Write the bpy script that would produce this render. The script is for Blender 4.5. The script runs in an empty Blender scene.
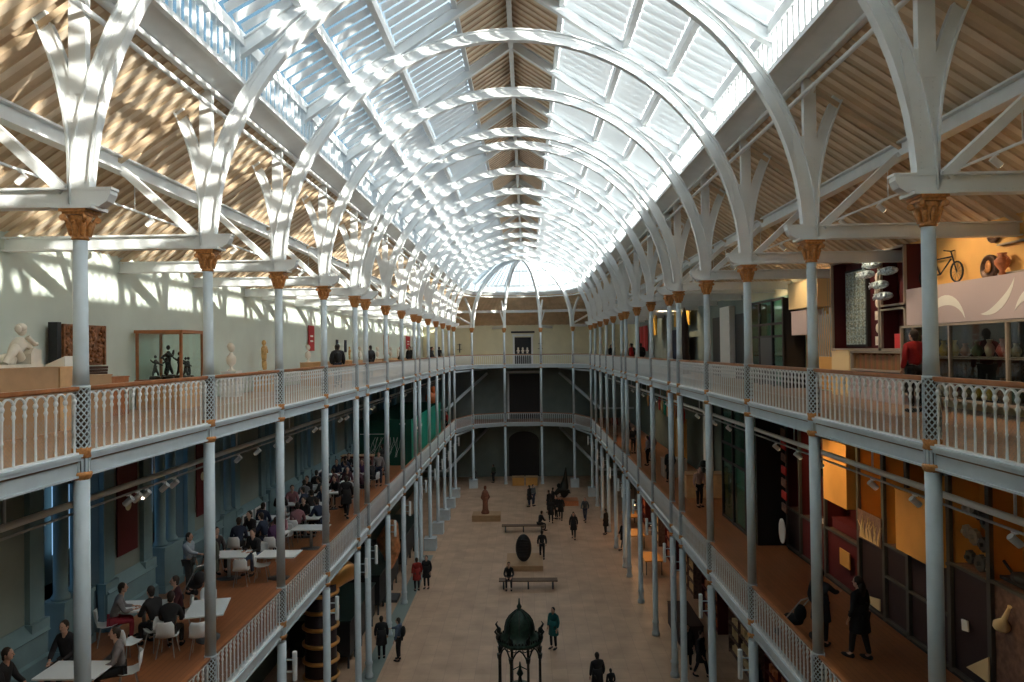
import bpy, bmesh, math, random
from mathutils import Vector, Matrix, Euler
random.seed(7)
S = bpy.context.scene
COL = S.collection
PI = math.pi
# ------------------------------------------------------------------ materials
def _new(name):
    m = bpy.data.materials.new(name); m.use_nodes = True
    nt = m.node_tree
    return m, nt, nt.nodes['Principled BSDF']
def mat(name, c, rough=0.6, metal=0.0, noise=0.0, scale=6.0, bump=0.0, emit=None, es=0.0, spec=0.4):
    m, nt, b = _new(name)
    b.inputs['Base Color'].default_value = (*c, 1)
    b.inputs['Roughness'].default_value = rough
    b.inputs['Metallic'].default_value = metal
    b.inputs['Specular IOR Level'].default_value = spec
    if noise or bump:
        tc = nt.nodes.new('ShaderNodeTexCoord'); n = nt.nodes.new('ShaderNodeTexNoise')
        n.inputs['Scale'].default_value = scale; n.inputs['Detail'].default_value = 4
        nt.links.new(tc.outputs['Object'], n.inputs['Vector'])
        if noise:
            r = nt.nodes.new('ShaderNodeValToRGB')
            r.color_ramp.elements[0].position = .3; r.color_ramp.elements[1].position = .7
            r.color_ramp.elements[0].color = (*[max(0, v*(1-noise)) for v in c], 1)
            r.color_ramp.elements[1].color = (*[min(1, v*(1+noise)) for v in c], 1)
            nt.links.new(n.outputs['Fac'], r.inputs['Fac']); nt.links.new(r.outputs['Color'], b.inputs['Base Color'])
        if bump:
            bp = nt.nodes.new('ShaderNodeBump'); bp.inputs['Strength'].default_value = bump; bp.inputs['Distance'].default_value = .02
            nt.links.new(n.outputs['Fac'], bp.inputs['Height']); nt.links.new(bp.outputs['Normal'], b.inputs['Normal'])
    if emit:
        b.inputs['Emission Color'].default_value = (*emit, 1); b.inputs['Emission Strength'].default_value = es
    return m
def brickmat(name, c1, c2, cm, bw, bh, rough=.5, mortar=.01, rot=0.0, noise=.15, offset=.5):
    m, nt, b = _new(name)
    tc = nt.nodes.new('ShaderNodeTexCoord'); mp = nt.nodes.new('ShaderNodeMapping'); br = nt.nodes.new('ShaderNodeTexBrick')
    mp.inputs['Rotation'].default_value = (0, 0, rot)
    br.inputs['Color1'].default_value = (*c1, 1); br.inputs['Color2'].default_value = (*c2, 1); br.inputs['Mortar'].default_value = (*cm, 1)
    br.inputs['Scale'].default_value = 1; br.inputs['Brick Width'].default_value = bw; br.inputs['Row Height'].default_value = bh
    br.inputs['Mortar Size'].default_value = mortar; br.offset = offset
    n = nt.nodes.new('ShaderNodeTexNoise'); n.inputs['Scale'].default_value = .9; n.inputs['Detail'].default_value = 5
    mx = nt.nodes.new('ShaderNodeMix'); mx.data_type = 'RGBA'; mx.blend_type = 'MULTIPLY'; mx.inputs['Factor'].default_value = 1
    r = nt.nodes.new('ShaderNodeValToRGB'); r.color_ramp.elements[0].position = .3; r.color_ramp.elements[1].position = .7
    r.color_ramp.elements[0].color = (1-noise, 1-noise, 1-noise*1.1, 1); r.color_ramp.elements[1].color = (1, 1, 1, 1)
    L = nt.links.new
    L(tc.outputs['Object'], mp.inputs['Vector']); L(mp.outputs['Vector'], br.inputs['Vector']); L(tc.outputs['Object'], n.inputs['Vector'])
    L(n.outputs['Fac'], r.inputs['Fac']); L(br.outputs['Color'], mx.inputs['A']); L(r.outputs['Color'], mx.inputs['B']); L(mx.outputs['Result'], b.inputs['Base Color'])
    b.inputs['Roughness'].default_value = rough
    return m
def glassmat(name, tint=(.93, .97, .98), gloss=.07, rough=.03):
    m = bpy.data.materials.new(name); m.use_nodes = True; nt = m.node_tree; nt.nodes.clear()
    o = nt.nodes.new('ShaderNodeOutputMaterial'); t = nt.nodes.new('ShaderNodeBsdfTransparent'); g = nt.nodes.new('ShaderNodeBsdfGlossy'); x = nt.nodes.new('ShaderNodeMixShader')
    t.inputs[0].default_value = (*tint, 1); g.inputs['Roughness'].default_value = rough; x.inputs[0].default_value = gloss
    nt.links.new(t.outputs[0], x.inputs[1]); nt.links.new(g.outputs[0], x.inputs[2]); nt.links.new(x.outputs[0], o.inputs[0])
    return m
def blindmat(name, c=(.85, .9, .93), tr=.45):
    m = bpy.data.materials.new(name); m.use_nodes = True; nt = m.node_tree; nt.nodes.clear()
    o = nt.nodes.new('ShaderNodeOutputMaterial'); d = nt.nodes.new('ShaderNodeBsdfDiffuse'); t = nt.nodes.new('ShaderNodeBsdfTranslucent'); x = nt.nodes.new('ShaderNodeMixShader')
    d.inputs[0].default_value = (*c, 1); t.inputs[0].default_value = (*c, 1); x.inputs[0].default_value = tr
    nt.links.new(d.outputs[0], x.inputs[1]); nt.links.new(t.outputs[0], x.inputs[2]); nt.links.new(x.outputs[0], o.inputs[0])
    return m
M = {}
M['white'] = mat('white_paint', (.74, .77, .78), .45, noise=.04, scale=3)
M['col'] = mat('column_paint', (.50, .57, .61), .4, noise=.05, scale=4)
M['gold'] = mat('bronze_gilding', (.50, .22, .07), .45, .25, noise=.3, scale=25, bump=.3)
M['dark'] = mat('dark_core', (.10, .07, .05), .7)
M['board'] = mat('boarded_ceiling', (.60, .46, .31), .6, noise=.12, scale=2)
M['batten'] = mat('ceiling_batten', (.74, .62, .47), .6, noise=.1, scale=2)
M['board_ridge'] = mat('ridge_boards', (.58, .42, .27), .6, noise=.12, scale=2)
M['greenwall'] = mat('pale_green_plaster', (.62, .69, .62), .8, noise=.05, scale=1)
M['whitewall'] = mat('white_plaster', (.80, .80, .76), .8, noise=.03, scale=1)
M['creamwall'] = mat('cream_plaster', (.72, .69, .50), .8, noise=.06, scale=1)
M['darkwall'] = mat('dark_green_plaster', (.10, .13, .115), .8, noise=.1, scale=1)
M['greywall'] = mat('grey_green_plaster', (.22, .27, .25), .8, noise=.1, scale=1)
M['teal'] = mat('pale_teal_stone', (.165, .27, .30), .7, noise=.08, scale=2)
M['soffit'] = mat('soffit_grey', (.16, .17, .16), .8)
M['blackish'] = mat('near_black', (.018, .018, .02), .5)
M['parquet'] = brickmat('oak_strip_floor', (.50, .27, .13), (.42, .22, .10), (.2, .1, .05), 1.6, .14, .35, .004, PI/2)
M['parquet1'] = brickmat('cherry_strip_floor', (.33, .125, .05), (.27, .10, .038), (.10, .04, .02), 1.6, .14, .4, .004, PI/2)
M['tiles'] = brickmat('sandstone_tiles', (.60, .40, .27), (.53, .35, .235), (.42, .28, .20), .9, .6, .45, .008, PI/2, .28)
M['handrail'] = mat('mahogany_rail', (.38, .15, .06), .3, noise=.2, scale=8)
M['glass'] = glassmat('roof_glass')
M['caseglass'] = glassmat('case_glass', (.86, .95, .92), .1)
M['greenglass'] = glassmat('green_glass', (.45, .72, .62), .18, .05)
M['blind'] = blindmat('roof_blind', (.80, .85, .88), .06)
M['wire'] = mat('wire_grey', (.35, .36, .36), .5, .3)
M['oak'] = mat('light_oak', (.60, .37, .19), .45, noise=.12, scale=5)
M['mdf'] = mat('brown_plinth', (.42, .26, .14), .55, noise=.08, scale=4)
M['marble'] = mat('white_marble', (.78, .72, .62), .4, noise=.06, scale=6)
M['bronze'] = mat('dark_bronze', (.03, .032, .028), .35, .6, noise=.3, scale=20)
M['terracotta'] = mat('terracotta', (.50, .17, .07), .55, noise=.25, scale=14)
M['redcloth'] = mat('red_banner', (.45, .03, .03), .7)
M['red'] = mat('deep_red_panel', (.10, .012, .015), .6)
M['redbright'] = mat('bright_red', (.62, .035, .04), .5)
M['steel'] = mat('steel', (.45, .47, .48), .3, .7)
M['darkgrey'] = mat('dark_grey', (.06, .065, .07), .5)
M['black'] = mat('black_cloth', (.016, .016, .018), .8)
M['navy'] = mat('navy_cloth', (.02, .03, .06), .8)
M['skin'] = mat('skin', (.55, .33, .24), .5)
M['hair'] = mat('dark_hair', (.03, .02, .014), .6)
M['tablewhite'] = mat('white_table', (.72, .78, .80), .35)
# ------------------------------------------------------------------ mesh builder
class MB:
    def __init__(s): s.v = []; s.f = []; s.sm = []; s.mi = []; s.cm = 0
    def add(s, vs, fs, smooth=False):
        o = len(s.v); s.v += [tuple(v) for v in vs]
        for f in fs: s.f.append(tuple(i+o for i in f)); s.sm.append(smooth); s.mi.append(s.cm)
        return s
    def box(s, x0, x1, y0, y1, z0, z1):
        vs = [(x, y, z) for x in (x0, x1) for y in (y0, y1) for z in (z0, z1)]
        return s.add(vs, [(0,1,3,2),(4,6,7,5),(0,4,5,1),(2,3,7,6),(0,2,6,4),(1,5,7,3)])
    def bx(s, c, d, rz=0, M4=None):
        hx, hy, hz = d[0]/2, d[1]/2, d[2]/2
        R = M4 or Matrix.Rotation(rz, 4, 'Z')
        vs = [Vector(c)+R @ Vector((x*hx, y*hy, z*hz)) for x in (-1,1) for y in (-1,1) for z in (-1,1)]
        return s.add(vs, [(0,1,3,2),(4,6,7,5),(0,4,5,1),(2,3,7,6),(0,2,6,4),(1,5,7,3)])
    def beam(s, p, q, w, h, up=(0, 0, 1)):
        p, q = Vector(p), Vector(q); d = (q-p).normalized(); u = Vector(up)
        a = d.cross(u)
        if a.length < 1e-4: a = d.cross(Vector((0, 1, 0)))
        a.normalize(); b = a.cross(d)
        vs = [e + a*(i*w/2) + b*(j*h/2) for e in (p, q) for i in (-1, 1) for j in (-1, 1)]
        return s.add(vs, [(0,1,3,2),(4,6,7,5),(0,4,5,1),(2,3,7,6),(0,2,6,4),(1,5,7,3)])
    def tube(s, pts, r, n=8, caps=True):
        pts = [Vector(p) for p in pts]; rs = r if isinstance(r, (list, tuple)) else [r]*len(pts)
        vs = []; fs = []; prev = None
        for i, p in enumerate(pts):
            d = (pts[min(i+1, len(pts)-1)]-pts[max(i-1, 0)]).normalized()
            a = prev - d*prev.dot(d) if prev is not None else d.cross(Vector((0, 0, 1)) if abs(d.z) < .95 else Vector((1, 0, 0)))
            a.normalize(); prev = a; b = d.cross(a)
            for k in range(n):
                t = 2*PI*k/n; vs.append(p + (a*math.cos(t)+b*math.sin(t))*rs[i])
        for i in range(len(pts)-1):
            for k in range(n):
                k2 = (k+1) % n; fs.append((i*n+k, i*n+k2, (i+1)*n+k2, (i+1)*n+k))
        s.add(vs, fs, True)
        if caps: s.add([vs[k] for k in range(n)], [tuple(range(n))[::-1]]); s.add([vs[-n+k] for k in range(n)], [tuple(range(n))])
        return s
    def lathe(s, prof, c=(0, 0, 0), n=12, smooth=True, sx=1, sy=1):
        vs = []; fs = []
        for r, z in prof:
            for k in range(n):
                t = 2*PI*(k+.5)/n; vs.append((c[0]+r*sx*math.cos(t), c[1]+r*sy*math.sin(t), c[2]+z))
        for i in range(len(prof)-1):
            for k in range(n):
                k2 = (k+1) % n; fs.append((i*n+k, i*n+k2, (i+1)*n+k2, (i+1)*n+k))
        fs2 = [tuple(range(n))[::-1], tuple((len(prof)-1)*n+k for k in range(n))]
        o = len(s.v); s.add(vs, fs, smooth)
        for f in fs2: s.f.append(tuple(i+o for i in f)); s.sm.append(False); s.mi.append(s.cm)
        return s
    def ell(s, c, r, n=12, m=8, R=None):
        vs = []; fs = []
        for i in range(1, m):
            a = PI*i/m
            for k in range(n):
                t = 2*PI*k/n; vs.append(Vector((r[0]*math.sin(a)*math.cos(t), r[1]*math.sin(a)*math.sin(t), r[2]*math.cos(a))))
        vs += [Vector((0, 0, r[2])), Vector((0, 0, -r[2]))]
        T, B = len(vs)-2, len(vs)-1
        for i in range(m-2):
            for k in range(n): fs.append((i*n+k, (i+1)*n+k, (i+1)*n+(k+1) % n, i*n+(k+1) % n))
        for k in range(n): fs.append((T, k, (k+1) % n)); fs.append((B, (m-2)*n+(k+1) % n, (m-2)*n+k))
        if R: vs = [R @ v for v in vs]
        return s.add([Vector(c)+v for v in vs], fs, True)
    def prism(s, pts, ax, a0, a1):
        """extrude 2-D outline along axis ax ('Y': pts are (x,z); 'X': (y,z); 'Z': (x,y))"""
        def P(p, a): return {'Y': (p[0], a, p[1]), 'X': (a, p[0], p[1]), 'Z': (p[0], p[1], a)}[ax]
        n = len(pts); vs = [P(p, a0) for p in pts]+[P(p, a1) for p in pts]
        return s.add(vs, [tuple(range(n))[::-1], tuple(range(n, 2*n))]+[(i, (i+1) % n, n+(i+1) % n, n+i) for i in range(n)])
    def strip(s, A, B, y0, y1, ax='Y'):
        """solid between two matching polylines A,B in (x,z), from y0 to y1"""
        n = len(A); vs = [(p[0], y, p[1]) for y in (y0, y1) for L in (A, B) for p in L]; fs = []
        for i in range(n-1):
            fs += [(i, i+1, n+i+1, n+i), (2*n+i, 3*n+i, 3*n+i+1, 2*n+i+1), (i, 2*n+i, 2*n+i+1, i+1), (n+i, n+i+1, 3*n+i+1, 3*n+i)]
        fs += [(0, n, 3*n, 2*n), (n-1, 3*n-1, 4*n-1, 2*n-1)]
        return s.add(vs, fs)
    def build(s, name, m, parent=None, fix=True):
        me = bpy.data.meshes.new(name); me.from_pydata(s.v, [], s.f)
        ms = m if isinstance(m, (list, tuple)) else [m]
        for x in ms: me.materials.append(x)
        me.polygons.foreach_set('use_smooth', s.sm); me.polygons.foreach_set('material_index', s.mi)
        me.update()
        if fix:
            b = bmesh.new(); b.from_mesh(me); bmesh.ops.recalc_face_normals(b, faces=b.faces); b.to_mesh(me); b.free()
        o = bpy.data.objects.new(name, me); COL.objects.link(o)
        if parent: o.parent = parent
        return o
def tag(o, label, cat, group=None, kind=None):
    o['label'] = label; o['category'] = cat
    if group: o['group'] = group
    if kind: o['kind'] = kind
    return o
def thing(name, label, cat, loc=(0, 0, 0), rz=0, group=None, kind=None):
    o = bpy.data.objects.new(name, None); COL.objects.link(o); o.location = loc; o.rotation_euler = (0, 0, rz); o.empty_display_size = .1
    return tag(o, label, cat, group, kind)
KIDS = {}
def kids(o):
    return [c for c in o.children]
def copy_tree(o, parent=None):
    c = o.copy(); COL.objects.link(c)
    if parent: c.parent = parent
    for ch in list(o.children): copy_tree(ch, c)
    return c
def dup(o, loc, rz, label, group=None, scale=None):
    c = copy_tree(o); c.location = loc; c.rotation_euler = (0, 0, rz); c['label'] = label
    if group: c['group'] = group
    if scale: c.scale = scale if isinstance(scale, tuple) else (scale,)*3
    return c
def mirror_y(o): pass
def structure(mb, name, m, label, cat='structure'):
    o = mb.build(name, m) if isinstance(mb, MB) else mb
    o['kind'] = 'structure'; o['label'] = label; o['category'] = cat
    return o
ORD = ['first','second','third','fourth','fifth','sixth','seventh','eighth','ninth','tenth','eleventh','twelfth','thirteenth','fourteenth','fifteenth','sixteenth','seventeenth','eighteenth']
# ------------------------------------------------------------------ hall dimensions
HW = 5.9; WX = 9.95; CAPZ = 14.67; F2 = 11.2; F1 = 5.73; RZ = 21.94; SL = .667
YF = {-1: 5.87, 0: 9.88}
for i in range(1, 15): YF[i] = YF[i-1] + (1.70 if i in (5, 9) else 4.01)
YN, YE = YF[-1], YF[14]          # near and far corner frames
def ym(y): return YN+YE-y        # mirror
RING = [(-5.9, YE), (-4.65, YE+4.1), (-1.72, YE+5.7), (1.72, YE+5.7), (4.65, YE+4.1), (5.9, YE)]
YW = YE+9.7                      # far wall
def RU(x): return RZ-SL*abs(x)   # rafter underside
SD = {-1: 'left', 1: 'right'}
# ------------------------------------------------------------------ columns
def shaft_mb(z0, z1, r): return MB().lathe([(r, z0), (r, z1)], n=16)
def make_column():
    t = thing('iron_column', '', 'column', kind='thing')
    s = MB(); r0, r1, r2 = .115, .105, .098
    s.lathe([(.17, 0), (.17, .12), (.13, .2), (.125, .5), (.15, .54), (.15, .6), (r0, .66), (r0, 5.35)], n=16)
    s.lathe([(r1, 6.7), (r1, 10.9)], n=16); s.lathe([(r2+.01, 12.2), (r2, 12.5), (r2-.006, 14.27)], n=16)
    s.build('shaft', M['col'], t)
    def collar(zb, zr):
        c = MB(); c.lathe([(.085, zb), (.085, zr)], n=12); c.build('sleeve_shade_core', M['dark'], t)  # core coloured dark brown for the shade behind lattice and flutes
        g = MB()
        n = 9; hgt = zr-(zb+.38); turns = hgt/.89*2*PI
        for sgn in (1, -1):
            for k in range(n):
                pts = [];N = 24
                for j in range(N+1):
                    a = 2*PI*k/n + sgn*j/N*turns
                    pts.append((.108*math.cos(a), .108*math.sin(a), zb+.38+hgt*j/N))
                g.tube(pts, .0105, 4, False)
        g.lathe([(.12, zr-.03), (.12, zr+.01)], n=12)
        # fluted drum
        for k in range(14):
            a = 2*PI*k/14; g.bx((.1*math.cos(a), .1*math.sin(a), zb+.15), (.03, .03, .2), a)
        g.build('lattice_sleeve', M['col'], t)
        MB().lathe([(.1, zb+.24), (.125, zb+.26), (.115, zb+.32), (.13, zb+.38), (.1, zb+.4)], n=14).build('gilded_ring', M['gold'], t)
        r = MB(); r.lathe([(.1, zb-.06), (.125, zb-.03), (.14, zb+.03), (.115, zb+.06), (.1, zb+.06)], n=14)
        r.build('gilded_ring', M['gold'], t)
    collar(F1-.27+.02, 6.73); collar(F2-.27+.02, 12.2)
    # capital
    k = MB(); z = CAPZ-.42
    k.lathe([(.1, z), (.115, z+.015), (.105, z+.04), (.108, z+.16), (.13, z+.25), (.16, z+.33)], n=16)
    for a in range(8):                                   # acanthus leaves
        t0 = 2*PI*a/8
        k.tube([(.11*math.cos(t0), .11*math.sin(t0), z+.06), (.13*math.cos(t0), .13*math.sin(t0), z+.17), (.17*math.cos(t0), .17*math.sin(t0), z+.25), (.175*math.cos(t0), .175*math.sin(t0), z+.21)], [.03, .04, .03, .012], 6)
    for a in range(4):                                   # corner volutes
        t0 = PI/4+PI/2*a; c, s_ = math.cos(t0), math.sin(t0)
        k.tube([(.215*c-.025*s_, .215*s_+.025*c, z+.3), (.215*c+.025*s_, .215*s_-.025*c, z+.3)], .045, 10)
        k.tube([(.12*c, .12*s_, z+.19), (.17*c, .17*s_, z+.27), (.22*c, .22*s_, z+.32)], [.025, .03, .025], 6)
    k.box(-.16, .16, -.16, .16, z+.34, z+.38); k.box(-.19, .19, -.19, .19, z+.38, z+.42)
    k.build('capital', M['gold'], t)
    return t
col0 = make_column(); first = True
def place_col(x, y, label, rz=0, group='tall iron columns round the hall'):
    global first
    if first: first = False; col0.location = (x, y, 0); col0['label'] = label; col0['group'] = group; return col0
    return dup(col0, (x, y, 0), rz, label, group)
def who(i, s): return '%s column on the %s side' % (ORD[i], SD[s])
for s in (-1, 1):
    place_col(s*HW, YF[-1], 'slim white iron column beside the viewer on the %s, outside the picture' % SD[s])
    for i in range(0, 15):
        place_col(s*HW, YF[i], 'slim white iron column with gilded capital, '+who(i, s))
for i, nm in ((1, 'outer left'), (2, 'inner left'), (3, 'inner right'), (4, 'outer right')):
    place_col(RING[i][0], RING[i][1], 'slim white iron column at the rounded far end, %s of the four' % nm)
# crates round the far column feet
bc = MB(); bc.box(-.42, .42, -.42, .42, 0, .82); bc.box(-.46, .46, -.46, .46, .82, .9); bc.box(-.46, .46, -.46, .46, 0, .08)
for sx in (-.4, .4):
    for sy in (-.4, .4): bc.bx((sx, sy, .45), (.1, .1, .8))
boxm = bc.build('column_plinth', M['col'])
PL = [(-HW, YF[i], 'pale square plinth round the foot of the %s left column' % ORD[i]) for i in range(10, 15)]+[(RING[1][0], RING[1][1], 'pale square plinth at the foot of the outer left end column'), (RING[4][0], RING[4][1], 'pale square plinth at the foot of the outer right end column'), (HW, YE, 'pale square plinth round the foot of the fifteenth right column')]
for k, (x, y, l) in enumerate(PL):
    o = boxm if k == 0 else boxm.copy()
    if k: COL.objects.link(o)
    o.location = (x, y, 0); o.scale = (.84, .84, .84); tag(o, l, 'plinth', 'square plinths round far column feet')
# speaker/light tubes bracketed on the columns under the lower gallery
sp = MB(); sp.lathe([(.055, -.36), (.06, -.34), (.06, .34), (.055, .36)], n=10)
lt = thing('column_lamp', '', 'lamp'); sp.build('lamp_tube', M['white'], lt)
MB().tube([(-.22, 0, .15), (0, 0, .15)], .02, 6).tube([(-.22, 0, -.15), (0, 0, -.15)], .02, 6).build('bracket', M['col'], lt)
k = 0
for s in (-1, 1):
    for i in range(1, 15):
        lab = 'white tube lamp bracketed to the %s %s column under the lower gallery' % (ORD[i], SD[s])
        loc = (s*HW+(.33 if s < 0 else -.33), YF[i], 4.75); rz = 0 if s < 0 else PI
        if k == 0: lt.location = loc; lt.rotation_euler = (0, 0, rz); lt['label'] = lab; lt['group'] = 'tube lamps on the columns'
        else: dup(lt, loc, rz, lab, 'tube lamps on the columns')
        k += 1
# ------------------------------------------------------------------ roof trusses
def arcpts(R, a0, a1, n, cx=0, cz=14.7): return [(cx+R*math.cos(a0+(a1-a0)*i/n), cz+R*math.sin(a0+(a1-a0)*i/n)) for i in range(n+1)]
def rivets(mb, pts, y, r=.011):
    for x, z in pts:
        for yy in y: mb.add([(x-r, yy, z-r), (x+r, yy, z-r), (x+r, yy, z+r), (x-r, yy, z+r), (x, yy+(-.014 if yy < 0 else .014), z)], [(0,1,4),(1,2,4),(2,3,4),(3,0,4)], True)
def make_truss(rv=True):
    t = thing('roof_truss', '', 'roof truss', kind='thing')
    a = MB(); N = 48; W = .08
    for R0, R1, w in ((5.73, 5.76, W), (5.76, 6.01, .02), (6.01, 6.04, W)): a.strip(arcpts(R0, 0, PI, N), arcpts(R1, 0, PI, N), -w, w)
    for R0, R1 in ((5.76, 5.83), (5.94, 6.01)): a.strip(arcpts(R0, 0, PI, N), arcpts(R1, 0, PI, N), -.035, .035)
    if rv:
        for R in (5.795, 5.975): rivets(a, arcpts(R, .03, PI-.03, 110), (-.035,))
    a.build('arch_rib', M['white'], t)
    for s in (-1, 1):
        b = MB(); c = math.cos(math.atan(SL)); d = .28/c
        A = [(0, RU(0)), (s*5.8, RU(5.8))]; B = [(0, RU(0)+d), (s*5.8, RU(5.8)+d)]
        dz = .03/c
        def off(L, k): return [(x, z+k) for x, z in L]
        b.strip(A, off(A, dz), -W, W); b.strip(off(A, dz), off(B, -dz), -.02, .02); b.strip(off(B, -dz), B, -W, W)
        b.build('rafter', M['white'], t)
        k = MB()                                        # trunk: web plate, outer bracket, post
        k.prism([(s*5.755, 14.67), (s*6.02, 14.67), (s*6.02, 15.4), (s*6.08, 16.5), (s*6.0, 16.7), (s*5.8, 16.7), (s*5.55, 16.7), (s*5.7, 15.7)], 'Y', -.045, .045)
        def oc(R): return [(s*(6.04+R0-5.1), z) for R0, z in [(R+(5.1-math.sqrt(max(0, 5.1**2-(q-15.2)**2))), q) for q in [15.2+ (18.1-15.2)*j/14 for j in range(15)]]]
        O = oc(5.1); I = [(x-s*.22, z) for x, z in O]
        k.strip(I, O, -.03, .03); k.strip([(x-s*.03, z) for x, z in O], O, -W, W); k.strip(I[5:], [(x+s*.03, z) for x, z in I][5:], -.05, .05)
        k.box(*(sorted((s*6.01, s*6.04))), -W, W, 14.67, 15.2)
        k.box(*(sorted((s*5.78, s*6.02))), -.06, .06, 16.3, 18.2)
        k.box(*(sorted((s*5.62, s*6.18))), -.2, .2, 14.67, 14.72)
        if rv: rivets(k, [(s*x, 14.8+.085*j) for x in (5.8, 5.98) for j in range(20)], (-.046,))
        k.build('trunk_plate', M['white'], t)
        h = MB()                                        # tie beam over the aisle with stub to the hall
        for z0, z1, w in ((14.70, 14.73, .11), (14.73, 14.95, .02), (14.95, 14.98, .11)): h.box(*(sorted((s*6.03, s*WX))), -w, w, z0, z1)
        h.prism([(s*5.95, 14.98), (s*5.42, 14.98), (s*5.42, 14.88), (s*5.47, 14.78), (s*5.58, 14.71), (s*5.95, 14.70)], 'Y', -.09, .09)
        h.box(*sorted((s*5.4, s*5.95)), -.1, .1, 14.94, 14.98)
        if rv: rivets(h, [(s*(6.25+.1*j), 14.76) for j in range(36)], (-.02,))
        h.build('tie_beam', M['white'], t)
        g = MB(); g.beam((s*6.12, 0, 14.95), (s*7.6, 0, 16.3), .14, .16, (0, 1, 0)); MB().beam((s*9.9, 0, 14.98), (s*6.0, 0, 17.58), .1, .12, (0, 1, 0)).build('aisle_rafter', M['board'], t)
        g.build('aisle_brace', M['white'], t)
    return t
tr0 = make_truss()
tr0.location = (0, YF[-1], 0); tr0['label'] = 'white riveted arch truss of the roof, nearest the viewer'
tr0['group'] = 'arched roof trusses'
for i in range(0, 15): dup(tr0, (0, YF[i], 0), 0, 'white riveted arch truss spanning between the %s pair of columns' % ORD[i], 'arched roof trusses')
# end ribs: half arches from the end columns to the crown
for nm, e, sg in (('far', YE, 1),):
    for i in range(1, 5):
        x, y = RING[i]; dx, dy = x, y-YE; L = math.hypot(dx, dy); rz = math.atan2(dy, dx)
        t = thing('end_rib', 'curved white half rib rising from the %s end column to the crown' % ('outer left', 'inner left', 'inner right', 'outer right')[i-1], 'roof truss', (0, YE, 0), rz, 'fan of ribs at the far end', 'thing')
        m_ = MB(); n = 22
        def ea(k): return [((L-k)*math.cos(PI/2*j/n), 14.7+(5.97-k)*math.sin(PI/2*j/n)) for j in range(n+1)]
        m_.strip(ea(.3), ea(.27), -.09, .09); m_.strip(ea(.27), ea(-.03), -.02, .02); m_.strip(ea(-.03), ea(-.06), -.09, .09)
        m_.build('rib', M['white'], t)
        q = MB()
        O = [(L+.1+(j/12)**2*1.1, 15.0+2.8*j/12) for j in range(13)]; q.strip([(x_-.2, z_) for x_, z_ in O], O, -.07, .07)
        for zz in (14.72,): q.box(L+.05, L+4.2, -.09, .09, 14.7, 14.95)
        q.build('outer_bracket', M['white'], t)
# longitudinal members, one per side
for s in (-1, 1):
    y0, y1 = YN, YE
    o = structure(MB().tube([(s*5.72, y0, 17.79), (s*5.72, y1, 17.79)], .045, 10), 'trim_%d' % (1 if s < 0 else 2), M['white'], 'upper long white pipe rail under the %s eave of the skylight' % SD[s], 'pipe')
    o = structure(MB().tube([(s*5.72, y0, 17.45), (s*5.72, y1, 17.45)], .045, 10), 'trim_%d' % (3 if s < 0 else 4), M['white'], 'lower long white pipe rail under the %s eave of the skylight' % SD[s], 'pipe')
    m_ = MB()
    for (x, z) in ((7.66, 16.40),):
        m_.box(*sorted((s*(x-.12), s*(x+.12))), y0, y1+3, z-.16, z-.12); m_.box(*sorted((s*(x-.02), s*(x+.02))), y0, y1+3, z-.12, z+.12); m_.box(*sorted((s*(x-.12), s*(x+.12))), y0, y1+3, z+.12, z+.16)
    m_.beam((s*7.66, y0, 16.4), (s*7.66, y0-8, 16.4), .1, .2)
    structure(m_, 'trim_%d' % (5 if s < 0 else 6), M['white'], 'long white purlin under the sloping %s aisle ceiling' % SD[s], 'purlin')
    m_ = MB()                                           # roof purlins at the skylight
    for x, w, h in ((1.35, .12, .22), (2.95, .14, .26), (4.05, .14, .26), (5.2, .16, .26)):
        zc = RU(x)+.34; m_.box(*sorted((s*(x-w/2), s*(x+w/2))), y0-12, y1+.5, zc-h/2, zc+h/2)
    m_.beam((s*5.2, y0-12, 18.0), (s*5.2, y1, 18.0), .1, .1)
    m_.strip([(s*5.15, 18.02), (s*5.66, 17.84), (s*5.9, 17.82)], [(s*5.2, 18.07), (s*5.68, 17.92), (s*6.0, 17.95)], y0-12, y1)
    structure(m_, 'trim_%d' % (7 if s < 0 else 8), M['white'], 'white purlins and sloping eave board of the %s skylight' % SD[s], 'purlin')
structure(MB().box(-.07, .07, YN-12, YE+.3, RZ-.02, RZ+.16), 'trim_9', M['white'], 'white ridge beam running down the middle of the roof', 'ridge beam')
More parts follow.
